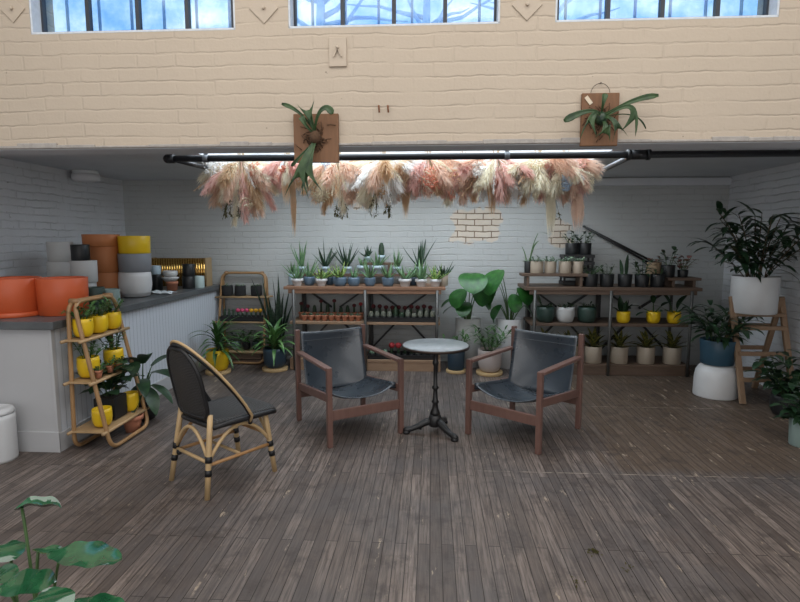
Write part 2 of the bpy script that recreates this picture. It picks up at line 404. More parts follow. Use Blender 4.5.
# ------------------------------------------------------------------ pipe rail under the skylight
m_pipe = plain('black_iron_pipe', (.012, .012, .014), .38, var=.2)
m_conduit = plain('grey_conduit', (.20, .21, .22), .4, metal=.6)
ZP = 2.2; YP = atY(400, 156, 1).z; 
def pipeY(py): d = ray(432, py); return (ZP-H)/d.z*d.y
YP = pipeY(156.5)
xl = X(172, YP, ZP); xr = X(637, YP, ZP)
rail = thing('pipe_rail', 'long black iron pipe rail hung under the alcove ceiling', 'pipe', ((xl+xr)/2, YP, ZP))
off = Vector((-(xl+xr)/2, -YP, -ZP))
def bp(name, mat, fn):
    mb = MB(); fn(mb); mb.v = [tuple(Vector(v)+off) for v in mb.v]; return mb.build(name, mat, rail)
bp('front_pipe', m_pipe, lambda m: m.tube([(xl, YP, ZP), (XR, YP, ZP)], .026, 12))
bp('end_cap', m_pipe, lambda m: (m.tube([(xl-.035, YP, ZP), (xl+.02, YP, ZP)], .036, 12), m.ball((xl-.035, YP, ZP), .036, 12, 6)))
bp('coupling', m_pipe, lambda m: (m.tube([(xr-.07, YP, ZP), (xr+.09, YP, ZP)], .037, 12), m.tube([(xr-.075, YP, ZP), (xr-.05, YP, ZP)], .042, 12), m.tube([(xr+.07, YP, ZP), (xr+.095, YP, ZP)], .042, 12)))
bp('side_pipe', m_pipe, lambda m: m.tube([(xl, YP, ZP), (xl+.02, YP+.75, ZP+.01)], .022, 12))
bp('side_pipe', m_conduit, lambda m: m.tube([(xr-.02, YP+.02, ZP), (xr+.03, YP+1.5, ZP-.02)], .022, 12))
for q in (206, 507):
    xx = X(q, YP, ZP)
    bp('hanger', m_conduit, lambda m: (m.box((xx, YP, ZP+.05), (.03, .012, .10)), m.tube([(xx-.02, YP, ZP), (xx+.02, YP, ZP)], .031, 12)))
bp('hanger', m_conduit, lambda m: m.box((xr+.02, YP+1.1, ZP+.05), (.012, .03, .11)))
bp('hook', m_rust, lambda m: (m.tube([Vector((xr+.03+.03*cos(a), YP+1.45, ZP+.045+.035*sin(a))) for a in [k*pi/5 for k in range(10)]], .006, 6, closed=True), m.tube([(xr+.03, YP+1.45, ZP-.01), (xr+.03, YP+1.45, ZP+.01)], .012, 6)))
# round ceiling lamp, left
_l = atZ(83.5, 171, ZC); c = (max(_l.x, XL+.15), _l.y)
g = thing('ceiling_lamp', 'round white drum ceiling lamp in the left corner of the alcove', 'lamp', (c[0], c[1], ZC))
MB().lathe([(0, -.035), (.125, -.035), (.13, -.02), (.13, 0), (0, 0)], 28).build('base', m_white, g)
MB().lathe([(0, -.115), (.12, -.115), (.14, -.10), (.14, -.035), (0, -.035)], 28).build('shade', plain('white_lamp_shade', (.70, .70, .72), .4, var=.02), g)
# ------------------------------------------------------------------ bistro table
m_blk = plain('black_cast_iron', (.012, .012, .013), .38, var=.3, scale=40, bump=.15)
def marble():
    t = NT('grey_stone_top'); co, _ = t.xyz(); a = t.noise(co, 9, 6, .65); b = t.noise(co, 55, 3)
    t.set(t.mix(t.math('MULTIPLY', b, .35), t.mix(t.ramp(a, .35, (0, 0, 0), .7, (1, 1, 1)), (.22, .25, .27), (.42, .45, .46)), (.12, .13, .14)), .28)
    return t.m
TB = atZ(435, 432)
g = thing('bistro_table', 'round grey stone topped bistro table on a black cast iron pedestal', 'table', (TB.x, TB.y, 0), .5)
MB().lathe([(0, .705), (.245, .705), (.262, .710), (.264, .720), (.258, .727), (0, .728)], 48).build('tabletop', marble(), g)
MB().lathe([(.255, .700), (.268, .702), (.270, .716), (.266, .722), (.262, .722)], 48).build('rim', plain('dark_bronze_edge', (.05, .035, .028), .4, metal=.5), g)
MB().lathe([(.0, .15), (.042, .15), (.040, .17), (.026, .20), (.022, .24), (.032, .255), (.022, .27), (.018, .34), (.017, .355), (.027, .365), (.027, .38), (.017, .39), (.016, .55), (.025, .57), (.025, .585), (.017, .60), (.02, .66), (.045, .69), (.11, .699), (.11, .705), (0, .705)], 20).build('column', m_blk, g)
mb = MB(); mb.lathe([(0, .055), (.05, .055), (.062, .08), (.055, .12), (.043, .15), (0, .152)], 18); mb.build('hub', m_blk, g)
for k in range(3):
    a = k*2*pi/3 + 2.82; d = Vector((cos(a), sin(a), 0)); z = Vector((0, 0, 1))
    mb = MB(); pts = [d*.03+z*.10, d*.08+z*.085, d*.14+z*.055, d*.19+z*.038, d*.235+z*.03, d*.262+z*.028]
    mb.tube(pts, [.036, .033, .027, .024, .028, .016], 10, flat=.9)
    mb.lathe([(0, 0), (.03, 0), (.032, .012), (.022, .03), (0, .034)], 12, tuple(d*.235))
    mb.lathe([(0, 0), (.012, 0), (.012, .03), (0, .03)], 8, tuple(d*.12+z*.03)); mb.build('foot', m_blk, g)
# ------------------------------------------------------------------ leather sling armchairs
m_cw = wood('reddish_brown_wood', (.095, .046, .036), (.22, .125, .102), .36, (14, 14, 3))
def leather():
    t = NT('black_leather'); co, _ = t.xyz(); a = t.noise(co, 4, 4); b = t.noise(co, 140, 3)
    t.set(t.mix(a, (.013, .020, .028), (.042, .056, .072)), t.ramp(a, .35, (.24, .24, .24), .7, (.38, .38, .38)))
    t.b.inputs['Specular IOR Level'].default_value = .9
    t.bump(t.math('ADD', t.math('MULTIPLY', a, 1.6), t.math('MULTIPLY', b, .22)), .32, .01); return t.m
m_lea = leather(); m_stitch = plain('grey_stitching', (.10, .11, .12), .6)
def armchair(label, loc, rz):
    g = thing('sling_armchair', label, 'armchair', (loc[0], loc[1], 0), rz, 'leather sling armchairs')
    W = .307; D = .352; q = .040
    def post(x, y, z0, z1, nm):
        MB().box((x, y, (z0+z1)/2), (q, q, z1-z0)).build(nm, m_cw, g, bevel=.005)
    for sx in (-1, 1):
        post(sx*W, -D, 0, .615, 'leg'); post(sx*W, D, 0, .795, 'leg')
        a = MB(); xi = sx*W
        a.box((xi, -.02, .603), (.055, .66, .024), M=Matrix.Rotation(.012, 3, 'X')); a.build('armrest', m_cw, g, bevel=.005)
        xi = sx*(W-.006)
        MB().beam((xi, -D, .375), (xi, D, .305), .026, .062).build('side_rail', m_cw, g, bevel=.004)
    MB().box((0, -D, .245), (2*W-q, .024, .078)).build('front_stretcher', m_cw, g, bevel=.004)
    MB().box((0, D, .23), (2*W-q, .024, .06)).build('rear_stretcher', m_cw, g, bevel=.004)
    def seat(u, v):
        x = (u-.5)*2; s = 1-abs(x)**2.2
        y = -D+.045 + v*(D*2-.14)
        z = .402 - .07*v - (.062+.035*sin(pi*v))*s
        y -= .03*s*(1-v)
        return Vector((x*(W-.028), y, z))
    mb = MB(); mb.grid(seat, 20, 16); mb.build('leather_seat', m_lea, g, solid=.007)
    mb = MB()
    for sx in (-1, 1):
        mb.tube([Vector((sx*(W-.030), -D+.05+(D*2-.16)*k/8, .388-.07*k/8)) for k in range(9)], .021, 8, flat=1.3)
    mb.build('leather_side_loop', m_lea, g)
    def back(u, v):
        x = (u-.5)*2; s = 1-abs(x)**2.2
        z = .275 + .505*v - .018*s*(v > .5)*(v-.5)*2
        y = (D-.10) + .098*v**.8 + .085*s*sin(pi*(.15+.7*v))*1.0 - .028*(1-v)
        return Vector((x*(W-.024+.002*v), y-.024, z))
    mb = MB(); mb.grid(back, 20, 18); mb.build('leather_back', m_lea, g, solid=.006)
    mb = MB(); mb.tube([back(k/20, .845)+Vector((0, -.006, 0)) for k in range(21)], .0022, 5)
    mb.build('stitching', m_stitch, g); mb = MB(); mb.tube([seat(k/20, .93)+Vector((0, -.0, .006)) for k in range(21)], .0022, 5); mb.build('stitching', m_stitch, g)
    return g
for (a, b, ex, lab) in (((402, 433), (298, 420), 33.0, 'black leather sling armchair with reddish wood frame, left of the bistro table'),
                        ((465, 434.4), (580.6, 427.8), -38.0, 'black leather sling armchair with reddish wood frame, right of the bistro table')):
    p = atZ(*a); q = atZ(*b); c = (p+q)/2; armchair(lab, (c.x, c.y), radians(ex))
# ------------------------------------------------------------------ rattan chair
m_rat = plain('natural_rattan', (.52, .36, .185), .42, var=.25, scale=9)
m_ratd = plain('honey_rattan', (.40, .215, .085), .42, var=.25, scale=9)
m_bw = plain('black_binding', (.010, .010, .011), .45)
def weave():
    t = NT('black_woven_rattan'); co, o = t.xyz()
    s = 2*pi/.024
    a = t.math('SINE', t.math('MULTIPLY', t.math('ADD', o[0], t.math('MULTIPLY', o[2], 1.0)), s)); b = t.math('SINE', t.math('MULTIPLY', t.math('ADD', t.math('SUBTRACT', o[2], o[0]), t.math('MULTIPLY', o[1], 1.4)), s))
    f = t.math('MULTIPLY', a, b); k = t.math('MULTIPLY_ADD', f, .5, .5)
    t.set(t.mix(k, (.005, .005, .006), (.060, .058, .056)), .42); t.bump(k, .8, .006); return t.m
m_weave = weave()
C0 = [atZ(*p) for p in ((170.5, 481), (205.3, 500), (276.3, 470), (240, 455.8))]
cc = sum(C0, Vector())/4
fd = ((C0[2]+C0[3])-(C0[0]+C0[1])).normalized(); rz = math.atan2(fd.x, -fd.y)
g = thing('rattan_chair', 'bamboo bistro chair with a black woven seat and high rounded back', 'chair', (cc.x, cc.y, 0), rz)
SH = .455; sw = .225
# local: front is -y, the back rest on +y
corner = {'fl': (-.185, -.20), 'fr': (.185, -.20), 'bl': (-.165, .185), 'br': (.165, .185)}
foot = {'fl': (-.205, -.255), 'fr': (.205, -.255), 'bl': (-.21, .255), 'br': (.21, .255)}
for k in corner:
    top = Vector((*corner[k], SH-.02 if k[0] == 'f' else .53)); bot = Vector((*foot[k], 0))
    if k[0] == 'b': top = Vector((corner[k][0]*1.0, corner[k][1]-.0, .50))
    lg = MB().tube([bot, bot.lerp(top, .35), bot.lerp(top, .7), top], [.0165, .0175, .0175, .0165], 10).build('leg', m_rat, g)
    for f_ in (.31, .47):
        p = bot.lerp(top, f_); d = (top-bot).normalized(); MB().tube([p-d*.019, p+d*.019], .0212, 10).build('binding', m_bw, lg)
def lp(k, z):
    b = Vector((*foot[k], 0)); t = Vector((*corner[k], .47)); return b.lerp(t, z/.47)
for (a, b, z, m) in (('bl', 'br', .215, m_rat), ('br', 'fr', .20, m_ratd), ('fl', 'bl', .20, m_ratd), ('fl', 'fr', .27, m_ratd)):
    mid = (lp(a, z)+lp(b, z))/2
    MB().tube([lp(a, z), mid, lp(b, z)], .0115, 8).build('stretcher', m, g)
MB().tube([(lp('bl', .2)+lp('fl', .2))/2, (lp('br', .2)+lp('fr', .2))/2], .010, 8).build('stretcher', m_rat, g)
for (a, b) in (('br', 'fr'), ('bl', 'fl'), ('bl', 'br'), ('fl', 'fr')):
    MB().tube(arc(lp(a, .22), (lp(a, .22)+lp(b, .22))/2+Vector((0, 0, .36)), lp(b, .22), 12), .0115, 8).build('arched_brace', m_ratd if a[1] == 'r' and b == 'fr' else m_rat, g)
mb = MB(); p = (lp('bl', .2)+lp('br', .2))/2
mb.ball(tuple(lp('br', .2)+Vector((-.045, .0, .0))), .02, 8, 5); mb.build('binding', m_bw, g)
def seatf(u, v):
    x = (u-.5)*2; y = (v-.5)*2
    hw = .232-.03*v; r = 1-.10*(abs(y)**4)*(abs(x))
    z = SH - .016*(1-x*x)*(1-y*y) + .018*(y < 0)*0 
    return Vector((x*hw*(1-.10*abs(y)**5), y*.235*(1-.10*abs(x)**5)-.045, z - .012*abs(y)**6 - .01*abs(x)**6))
MB().grid(seatf, 24, 24).build('seat', m_weave, g, solid=.022)
rim = [seatf(u, v)+Vector((0, 0, -.012)) for (u, v) in [(k/12, 0) for k in range(12)]+[(1, k/12) for k in range(12)]+[(1-k/12, 1) for k in range(12)]+[(0, 1-k/12) for k in range(12)]]
MB().tube(rim, .019, 8, closed=True).build('seat_rim', m_bw, g)
# back: woven panel in a black loop, and the outer hoop that sweeps down to the sides of the seat
def bk(x, z):   # leaning, curved back surface
    return Vector((x, .205 + (z-SH)*.20 - .6*x*x, z))
def hw(z): # half width of the panel
    t = (z-.475)/.445
    return .178*sqrt(max(0, 1-max(0, (t-.45)/.55)**2.2))*(1 if t > .12 else .78+.22*sqrt(t/.12))*(1-.06*(1-t))
def panel(u, v):
    z = .475+.43*v; return bk((u-.5)*2*hw(min(z, .916)), z)
MB().grid(panel, 18, 26).build('woven_back', m_weave, g, solid=.008)
loop = [panel(0, k/20) for k in range(21)]+[panel(k/8, 1) for k in range(1, 8)]+[panel(1, 1-k/20) for k in range(21)]+[panel(1-k/8, 0) for k in range(1, 8)]
MB().tube(loop, .0135, 8, closed=True).build('back_loop', m_bw, g)
def hoop(off, inset):
    pts = []
    n = 28
    for k in range(n+1):
        a = pi*k/n; s = -cos(a); h = sin(a)
        x = s*(.238+inset); zz = SH+.0+(.478+inset)*h**.85
        y = -.055 + (.205+.085+.055)*(h**.95) + off
        y -= .05*(1-h)*0
        pts.append(Vector((x, y, zz)))
    pts = [Vector((-.222, -.06+off, SH-.06))]+pts+[Vector((.222, -.06+off, SH-.06))]
    return pts
MB().tube(hoop(0.0, 0.0), .0145, 8).build('black_hoop', m_bw, g)
MB().tube(hoop(.004, .019), .0085, 8).build('rattan_hoop', m_rat, g)
# ------------------------------------------------------------------ counter
CX = -2.735; CY0 = 3.64; CZ = .918
m_cwhite = plain('white_painted_panel', (.47, .475, .485), .45, var=.03, scale=3)
def bead():
    t = NT('white_beadboard'); co, o = t.xyz()
    f = t.math('PINGPONG', o[1], .03); l = t.ramp(f, .03, (0, 0, 0), .10, (1, 1, 1))
    q = t.math('MULTIPLY', t.math('LESS_THAN', f, .004), 1.0)
    t.set(t.mix(q, (.60, .635, .69), (.42, .45, .50)), .45); t.bump(t.math('MULTIPLY', q, -1.0), .6, .006); return t.m
def stone():
    t = NT('dark_grey_counter_stone'); co, _ = t.xyz(); a = t.noise(co, 6, 5, .6); b = t.noise(co, 50, 3)
    t.set(t.mix(t.math('MULTIPLY', b, .4), t.mix(a, (.055, .062, .066), (.17, .18, .185)), (.05, .055, .06)), .35); return t.m
g = thing('counter', 'long white beadboard counter with a dark grey stone worktop', 'counter', (XL+.62, 5.3, 0))
o_ = Vector((XL+.62, 5.3, 0))
def cb(name, mat, lo, hi, bev=.003):
    lo = Vector(lo)-o_; hi = Vector(hi)-o_
    return MB().box((lo+hi)/2, hi-lo).build(name, mat, g, bevel=bev)
cb('body', m_cwhite, (XL+.002, CY0, 0), (CX-.012, YW-.005, CZ))
cb('beadboard_panel', bead(), (CX-.012, CY0+.015, .14), (CX, YW-.005, CZ))
cb('baseboard', m_cwhite, (CX, CY0-.012, 0), (CX+.014, YW-.005, .145))
cb('baseboard', m_cwhite, (XL+.002, CY0-.014, 0), (CX+.014, CY0, .155))
cb('corner_trim', m_cwhite, (CX-.02, CY0-.006, .145), (CX+.006, CY0+.03, CZ))
cb('worktop', stone(), (XL+.002, CY0-.035, CZ), (CX+.045, YW-.003, .976), .005)
# ------------------------------------------------------------------ wooden plant benches (two long tables with shelves)
m_bt = wood('brown_bench_top', (.16, .075, .040), (.34, .19, .115), .5, (3, 22, 22))
m_bl = wood('pale_brown_planks', (.22, .125, .07), (.42, .28, .18), .55, (3, 22, 22))
m_bd = wood('dark_brown_planks', (.075, .046, .032), (.17, .11, .075), .55, (3, 22, 22))
m_br = plain('black_steel_strap', (.015, .015, .016), .5)
m_gp = plain('galvanised_pipe', (.10, .098, .092), .45, metal=.4, var=.3)
def bench(name, label, x0, x1, y0, y1, ztop, zmid, zbase, posts, mt, ms, over):
    cx = (x0+x1)/2; g = thing(name, label, 'bench', (cx, (y0+y1)/2, 0)); yc = 0; d = y1-y0; hw_ = (x1-x0)/2
    mb = MB(); mb.box((0, 0, ztop-.018), (2*(hw_+over), d+.05, .036)); mb.build('benchtop', mt, g, bevel=.004)
    MB().box((0, -d/2+.0, ztop-.058), (2*(hw_+over)-.10, .03, .05)).build('apron', mt, g, bevel=.004)
    mb = MB(); mb.box((0, 0, zmid-.016), (2*hw_, d, .032)); mb.build('shelf', ms, g, bevel=.003)
    mb = MB(); mb.box((0, 0, zbase-.016), (2*hw_+.02, d, .032)); mb.build('shelf', ms, g, bevel=.003)
    MB().box((0, -d/2+.02, (zbase-.032)/2), (2*hw_+.02, .03, zbase-.032)).build('kickboard', ms, g, bevel=.003)
    for px_ in posts:
        for yy in (-d/2-.018, d/2-.02):
            MB().tube([(px_-cx, yy, 0), (px_-cx, yy, ztop-.036)], .017, 10).build('post', m_gp, g)
    for i in range(len(posts)-1):
        a = posts[i]-cx+.03; b = posts[i+1]-cx-.03; m_ = (a+b)/2; yy = d/2-.05
        mb = MB(); z1 = ztop-.05
        mb.beam((a, yy, z1), (m_-.05, yy, zmid+.12), .022, .034, (0, 1, 0)); mb.beam((b, yy, z1), (m_+.05, yy, zmid+.12), .022, .034, (0, 1, 0))
        mb.beam((m_-.05, yy, zmid-.03), (a+.02, yy, zbase+.08), .022, .034, (0, 1, 0)); mb.beam((m_+.05, yy, zmid-.03), (b-.02, yy, zbase+.08), .022, .034, (0, 1, 0))
        mb.beam((a, yy+.03, zbase), (a, yy+.03, ztop-.04), .03, .012, (0, 1, 0))
        mb.build('brace', m_br, g)
    return g
LY0, LY1 = 6.19, 6.66
bench('plant_bench', 'long wooden bench crowded with aloes on top, behind the left armchair', X(290, 6.2, .6), X(440, 6.2, .6), LY0, LY1, 1.005, .588, .137, (X(294.5, 6.2, .6), X(365.5, 6.2, .6), X(437, 6.2, .6)), m_bt, m_bl, .06)
RY0, RY1 = 6.15, 6.66
bench('plant_bench', 'long dark wooden bench of black, yellow and beige pots behind the right armchair', X(531, 6.15, .6), X(692, 6.15, .6), RY0, RY1, 1.015, .60, .125, (X(534, 6.15, .6), X(609.5, 6.15, .6), X(689.5, 6.15, .6)), m_bd, m_bd, .08)
# risers on the benches
def riser(label, cx, cy, z, w_, d, h, mat):
    g = thing('plank_riser', label, 'riser', (cx, cy, z))
    MB().box((0, 0, h-.016), (w_, d, .032)).build('plank', mat, g, bevel=.003)
    for s in (-1, 1): MB().box((s*(w_/2-.07), 0, (h-.032)/2), (.03, d*.9, h-.032)).build('leg', mat, g, bevel=.003)
RZ1 = .16
riser('low plank riser along the back of the aloe bench', X(362, 6.58, 1.1), 6.58, 1.005, 1.5, .16, .13, m_bd)
riser('short upper plank riser behind the middle of the aloe bench', X(378, 6.62, 1.2), 6.62, 1.135, .42, .09, .135, m_bd)
riser('dark plank riser under four beige pots on the dark bench', X(553, 6.3, 1.16), 6.30, 1.015, .74, .22, .15, m_bd)
riser('small wooden riser at the right end of the dark bench', X(680, 6.36, 1.1), 6.36, 1.015, .37, .24, .105, m_bd)
g = thing('black_crate', 'black slatted crate behind the beige pots on the dark bench', 'crate', (X(576.5, 6.54, 1.2), 6.54, 1.015))
mb = MB(); bw_, bd_, bh_ = .36, .22, .36
for zz in (.02, .1, .18, .26, .34):
    for s in (-1, 1): mb.box((0, s*(bd_/2-.006), zz), (bw_, .012, .036)); mb.box((s*(bw_/2-.006), 0, zz), (.012, bd_-.03, .036))
mb.build('slats', m_br, g); mb = MB()
for a in (-1, 1):
    for b in (-1, 1): mb.box((a*(bw_/2-.02), b*(bd_/2-.02), bh_/2), (.022, .022, bh_))
mb.build('corner_posts', m_br, g); MB().box((0, 0, bh_-.006), (bw_-.03, bd_-.03, .012)).build('lid', m_br, g)
for (dx, dz, lab) in ((0, 0, 'upper of two long black rods sloping down the back wall to the right'), (0, -.045, 'lower of two long black rods sloping down the back wall to the right')):
    p = atY(584, 226, 6.66); q = atY(662, 266, 6.66)
    tag(MB().tube([(p.x, 6.69, p.z), ((p.x+q.x)/2, 6.67, (p.z+q.z)/2+dz*.6), (q.x-.02, 6.63, q.z+dz)], .013, 8).build('leaning_rod', m_br), lab, 'rod', 'black rods')
# ------------------------------------------------------------------ bamboo racks
m_bam = plain('bamboo_cane', (.33, .19, .085), .42, var=.35, scale=8)
m_slat = wood('pale_bamboo_slats', (.32, .20, .095), (.48, .33, .18), .5, (3, 40, 10))
m_bind = plain('cane_binding', (.28, .155, .07), .5)
def rack(label, loc, rz, W=.56, Hh=1.11):
    g = thing('bamboo_rack', label, 'plant rack', (loc[0], loc[1], 0), rz, 'bamboo ladder racks')
    def face(yt, yb):
        hw_ = W/2
        pts = [(-hw_, yb, .02), (-hw_+.02, yt, Hh), (hw_-.02, yt, Hh), (hw_, yb, .02)]
        P = [Vector(p) for p in pts]
        c = [P[3].lerp(P[0], .5)]+[P[0], P[1], P[2], P[3]]+[P[3].lerp(P[0], .5)]
        path = rounded(c, .10, 6)
        return path
    for nm, yt, yb in (('front_frame', -.075, -.30), ('rear_frame', -.035, -.02)):
        p = face(yt, yb); MB().tube(p[:-1], .0155, 8, closed=True).build(nm, m_bam, g)
    for (z, f) in ((.16, .93), (.53, .56), (.84, .28)):
        y0 = -.085-.21*(1-(z/Hh)) - .01
        mb = MB(); mb.box((0, (y0-.025)/2, z-.008), (W+.05, abs(y0)-.02, .012)); mb.build('shelf', m_slat, g, bevel=.002)
        mb = MB(); mb.tube([(-W/2-.05, y0, z-.012), (W/2+.05, y0, z-.012)], .0125, 8); mb.tube([(-W/2-.05, -.012, z-.012), (W/2+.05, -.012, z-.012)], .0125, 8)
        mb.build('shelf_rail', m_slat, g)
    mb = MB()
    for s in (-1, 1): mb.tube([(s*W*.38, -.088, Hh+.0), (s*W*.38, -.02, Hh)], .022, 8)
    mb.build('cane_tie', m_bind, g)
    return g
RKX = -2.655; RKY = 3.93
rack('bamboo ladder rack of yellow pots in front of the white counter', (RKX, RKY), pi/2, .53)
RBX = X(241, 6.5, .6); RBY = 6.72
rack('bamboo ladder rack against the back wall beside the end of the counter', (RBX, RBY), 0, .60, 1.13)
# ------------------------------------------------------------------ plant stand (right)
m_st = wood('weathered_stand_wood', (.20, .12, .07), (.36, .24, .15), .6, (14, 14, 3))
g = thing('wooden_plant_stand', 'wooden folding ladder plant stand holding the big white pot', 'plant stand', (3.2, 5.42, 0))
for sx in (-.235, .235):
    MB().beam((sx, -.29, 0), (sx, .03, .995), .035, .05, (1, 0, 0)).build('leg', m_st, g, bevel=.003)
    MB().beam((sx+(.03 if sx < 0 else -.03), .29, 0), (sx+(.03 if sx < 0 else -.03), -.03, .995), .03, .05, (1, 0, 0)).build('leg', m_st, g, bevel=.003)
for z in (.22, .46, .70):
    for s in (-1, 1):
        yy = s*.30*(1-z/1.0)-.0
        MB().beam((-.235, yy*.98, z), (.235, yy*.98, z), .03, .04).build('rung', m_st, g, bevel=.003)
MB().box((0, 0, .825), (.47, .16, .03)).build('platform', m_st, g, bevel=.003)
# white lidded bin, left edge
g = thing('white_bin', 'white round lidded bin at the left edge beside the counter end', 'bin', (X(14, 3.49, .15)-.115, 3.485, 0))
m_bin = plain('white_plastic', (.62, .63, .64), .4, var=.03)
MB().lathe([(0, 0), (.108, 0), (.112, .02), (.115, .30), (.113, .335), (0, .335)], 28).build('body', m_bin, g)
MB().lathe([(0, .338), (.112, .338), (.114, .355), (.105, .375), (.08, .385), (.075, .38), (0, .378)], 28).build('lid', m_bin, g)
# ------------------------------------------------------------------ pots and plants
R = random.Random(11)
def U(a, b): return R.uniform(a, b)
def col(name, c, rough=.4, var=.06): return plain(name, c, rough, var=var, scale=10)
P_YEL = col('yellow_glaze', (.72, .47, .012), .38); P_WHT = col('white_glaze', (.62, .62, .62), .4); P_BLU = col('slate_blue_glaze', (.095, .145, .20), .4)
P_PALE = col('pale_blue_glaze', (.42, .52, .58), .45); P_NVY = col('navy_glaze', (.030, .055, .080), .42); P_TER = col('terracotta', (.47, .19, .11), .75, .15)
P_BLK = col('black_plastic', (.010, .011, .012), .45); P_BEI = col('beige_glaze', (.37, .305, .235), .5); P_GRN = col('dark_green_glaze', (.025, .050, .040), .42)
P_ORG = col('red_orange_glaze', (.53, .095, .028), .42); P_TAN = col('orange_clay', (.47, .165, .055), .55); P_GRY = col('mid_grey_glaze', (.215, .225, .245), .5)
P_MNT = col('pale_mint_glaze', (.40, .50, .49), .5); P_SAGE = col('sage_glaze', (.21, .28, .26), .5); P_BLUSH = col('blush_white_glaze', (.52, .455, .43), .45)
P_FELT = plain('black_felt', (.018, .018, .019), .95, var=.4, scale=60, bump=.5); P_TEAL = col('dark_teal_glaze', (.028, .075, .115), .4)
P_WGREY = col('off_white_glaze', (.50, .50, .49), .5)
SOIL = plain('soil', (.028, .019, .013), .95, var=.5, scale=50, bump=.6); CORK = plain('cork', (.50, .345, .17), .8, var=.2, scale=60)
L_ALOE = leafmat('aloe_green', (.075, .165, .080), (.17, .30, .135), .42); L_DARK = leafmat('dark_leaf_green', (.010, .030, .014), (.028, .068, .028), .38)
L_MID = leafmat('mid_leaf_green', (.028, .085, .022), (.075, .17, .045), .4); L_LIME = stripeleaf('striped_lime_leaf', (.05, .15, .03), (.30, .40, .11))
L_BRT = leafmat('bright_leaf_green', (.014, .075, .016), (.035, .145, .026), .34); L_SNK = stripeleaf('snake_plant_leaf', (.008, .022, .012), (.028, .055, .030))
L_LIGHT = leafmat('light_leaf_green', (.045, .15, .035), (.16, .30, .10), .4)
L_GREY = leafmat('grey_green_leaf', (.12, .20, .13), (.27, .36, .25), .6); L_CROT = stripeleaf('yellow_veined_leaf', (.035, .055, .018), (.22, .20, .045))
L_CAC = leafmat('cactus_green', (.012, .030, .016), (.035, .07, .032), .6, 60); L_PINK = leafmat('pink_green_leaf', (.05, .08, .03), (.40, .16, .15), .5)
L_CGRY = leafmat('cactus_grey', (.10, .11, .085), (.20, .21, .16), .7, 90); L_AGV = leafmat('agave_dark', (.012, .035, .020), (.04, .085, .04), .45)
STEM = plain('green_stem', (.06, .12, .035), .5); CANE = plain('brown_cane', (.10, .07, .04), .7)
F_RED = plain('red_cactus_ball', (.36, .03, .035), .6); F_PNK = plain('pink_cactus_ball', (.62, .08, .18), .6); F_YEL = plain('yellow_cactus_ball', (.75, .38, .02), .6); F_MAR = plain('dark_red_cactus_ball', (.11, .018, .020), .6)
def prof_cyl(r, h, t=.9, th=.008):
    b = r*t
    return [(0, 0), (b*.96, 0), (b, .006), (r, h-.003), (r-.002, h), (r-th, h), (r-th-.002, h-.02), (r-th-.004, h*.80), (0, h*.80)]
def prof_round(r, h, th=.008):
    return [(0, 0), (r*.62, 0), (r*.80, h*.07), (r*.93, h*.24), (r, h*.5), (r*.985, h*.8), (r*.95, h), (r*.95-th, h), (r*.93-th, h*.86), (0, h*.84)]
def prof_bowl(r, h, th=.006):
    return [(0, 0), (r*.62, 0), (r*.66, .004), (r*.86, h*.60), (r*.97, h*.64), (r, h*.70), (r, h), (r-th, h), (r-th-.004, h*.84), (0, h*.84)]
def prof_terra(r, h, th=.005):
    return [(0, 0), (r*.62, 0), (r*.84, h*.70), (r*.84, h*.72), (r, h*.73), (r, h), (r-th, h), (r-th, h*.88), (0, h*.86)]
PROF = {'cyl': prof_cyl, 'straight': lambda r, h: prof_cyl(r, h, .97), 'round': prof_round, 'bowl': prof_bowl, 'terra': prof_terra, 'taper': lambda r, h: prof_cyl(r, h, .76)}
def potted(name, label, cat, loc, r, h, pot, mat, plant=None, group=None, saucer=None, n=26):
    g = thing(name, label, cat, loc, 0, group); z0 = 0
    if saucer:
        MB().lathe([(0, 0), (r*1.08, 0), (r*1.1, .006), (r*1.1, .034), (r*1.04, .036), (0, .036)], 26).build('saucer', saucer, g); z0 = .036
    if pot == 'square':
        mb = MB(); mb.box((0, 0, z0+h/2), (2*r, 2*r, h)); mb.build('pot', mat, g, bevel=.006)
        MB().box((0, 0, z0+h+.001), (2*r-.02, 2*r-.02, .006)).build('soil', SOIL, g); sz = z0+h
    else:
        pr = [(a, b+z0) for a, b in PROF[pot](r, h)]
        MB().lathe(pr, n).build('pot', mat, g)
        sz = z0+h*.88
        if plant: MB().lathe([(0, sz), (r*.90 if pot != 'terra' else r*.9, sz-.001), (0, sz-.006)], 14).build('soil', SOIL, g)
    if plant: plant(g, sz, r)
    return g
# --- plant generators: each returns fn(parent, z, r)
def aloe(n=9, L=.16, w=.013, up=(.7, 1.35), mat=None, curve=.25, name='leaves'):
    def f(g, z, r):
        mb = MB()
        for k in range(n):
            a = 2*pi*k/n*1.0 + U(-.4, .4)+(k % 2)*.3; e = U(*up)
            mb.blade((cos(a)*r*.15, sin(a)*r*.15, z-.008), a, e, L*1.32*U(.6, 1.1), w*1.95*U(.8, 1.1), U(-curve, curve*1.2), 5, 5)
        mb.build(name, mat or L_ALOE, g)
    return f
def rosette(n=22, L=.3, W=.03, el=(.5, 1.4), droop=1.6, mat=None, shape='strap', stemh=0, name='leaves', fold=.35, seg=7, xmin=-9):
    def f(g, z, r):
        mb = MB()
        for k in range(n):
            a = k*2.4+U(-.3, .3); e = el[0]+(el[1]-el[0])*(k/n)
            if cos(a)*L*.85 < xmin: a = pi-a+U(-.5, .5)
            mb.leaf((cos(a)*.008, sin(a)*.008, z+stemh*(k/n)-.005), a, e, L*U(.75, 1.1), W*U(.85, 1.1), droop*U(.7, 1.2), seg, shape, fold)
        if stemh: MB().tube([(0, 0, z-.01), (0, 0, z+stemh)], .012, 8).build('stem', CANE, g)
        mb.build(name, mat or L_MID, g)
    return f
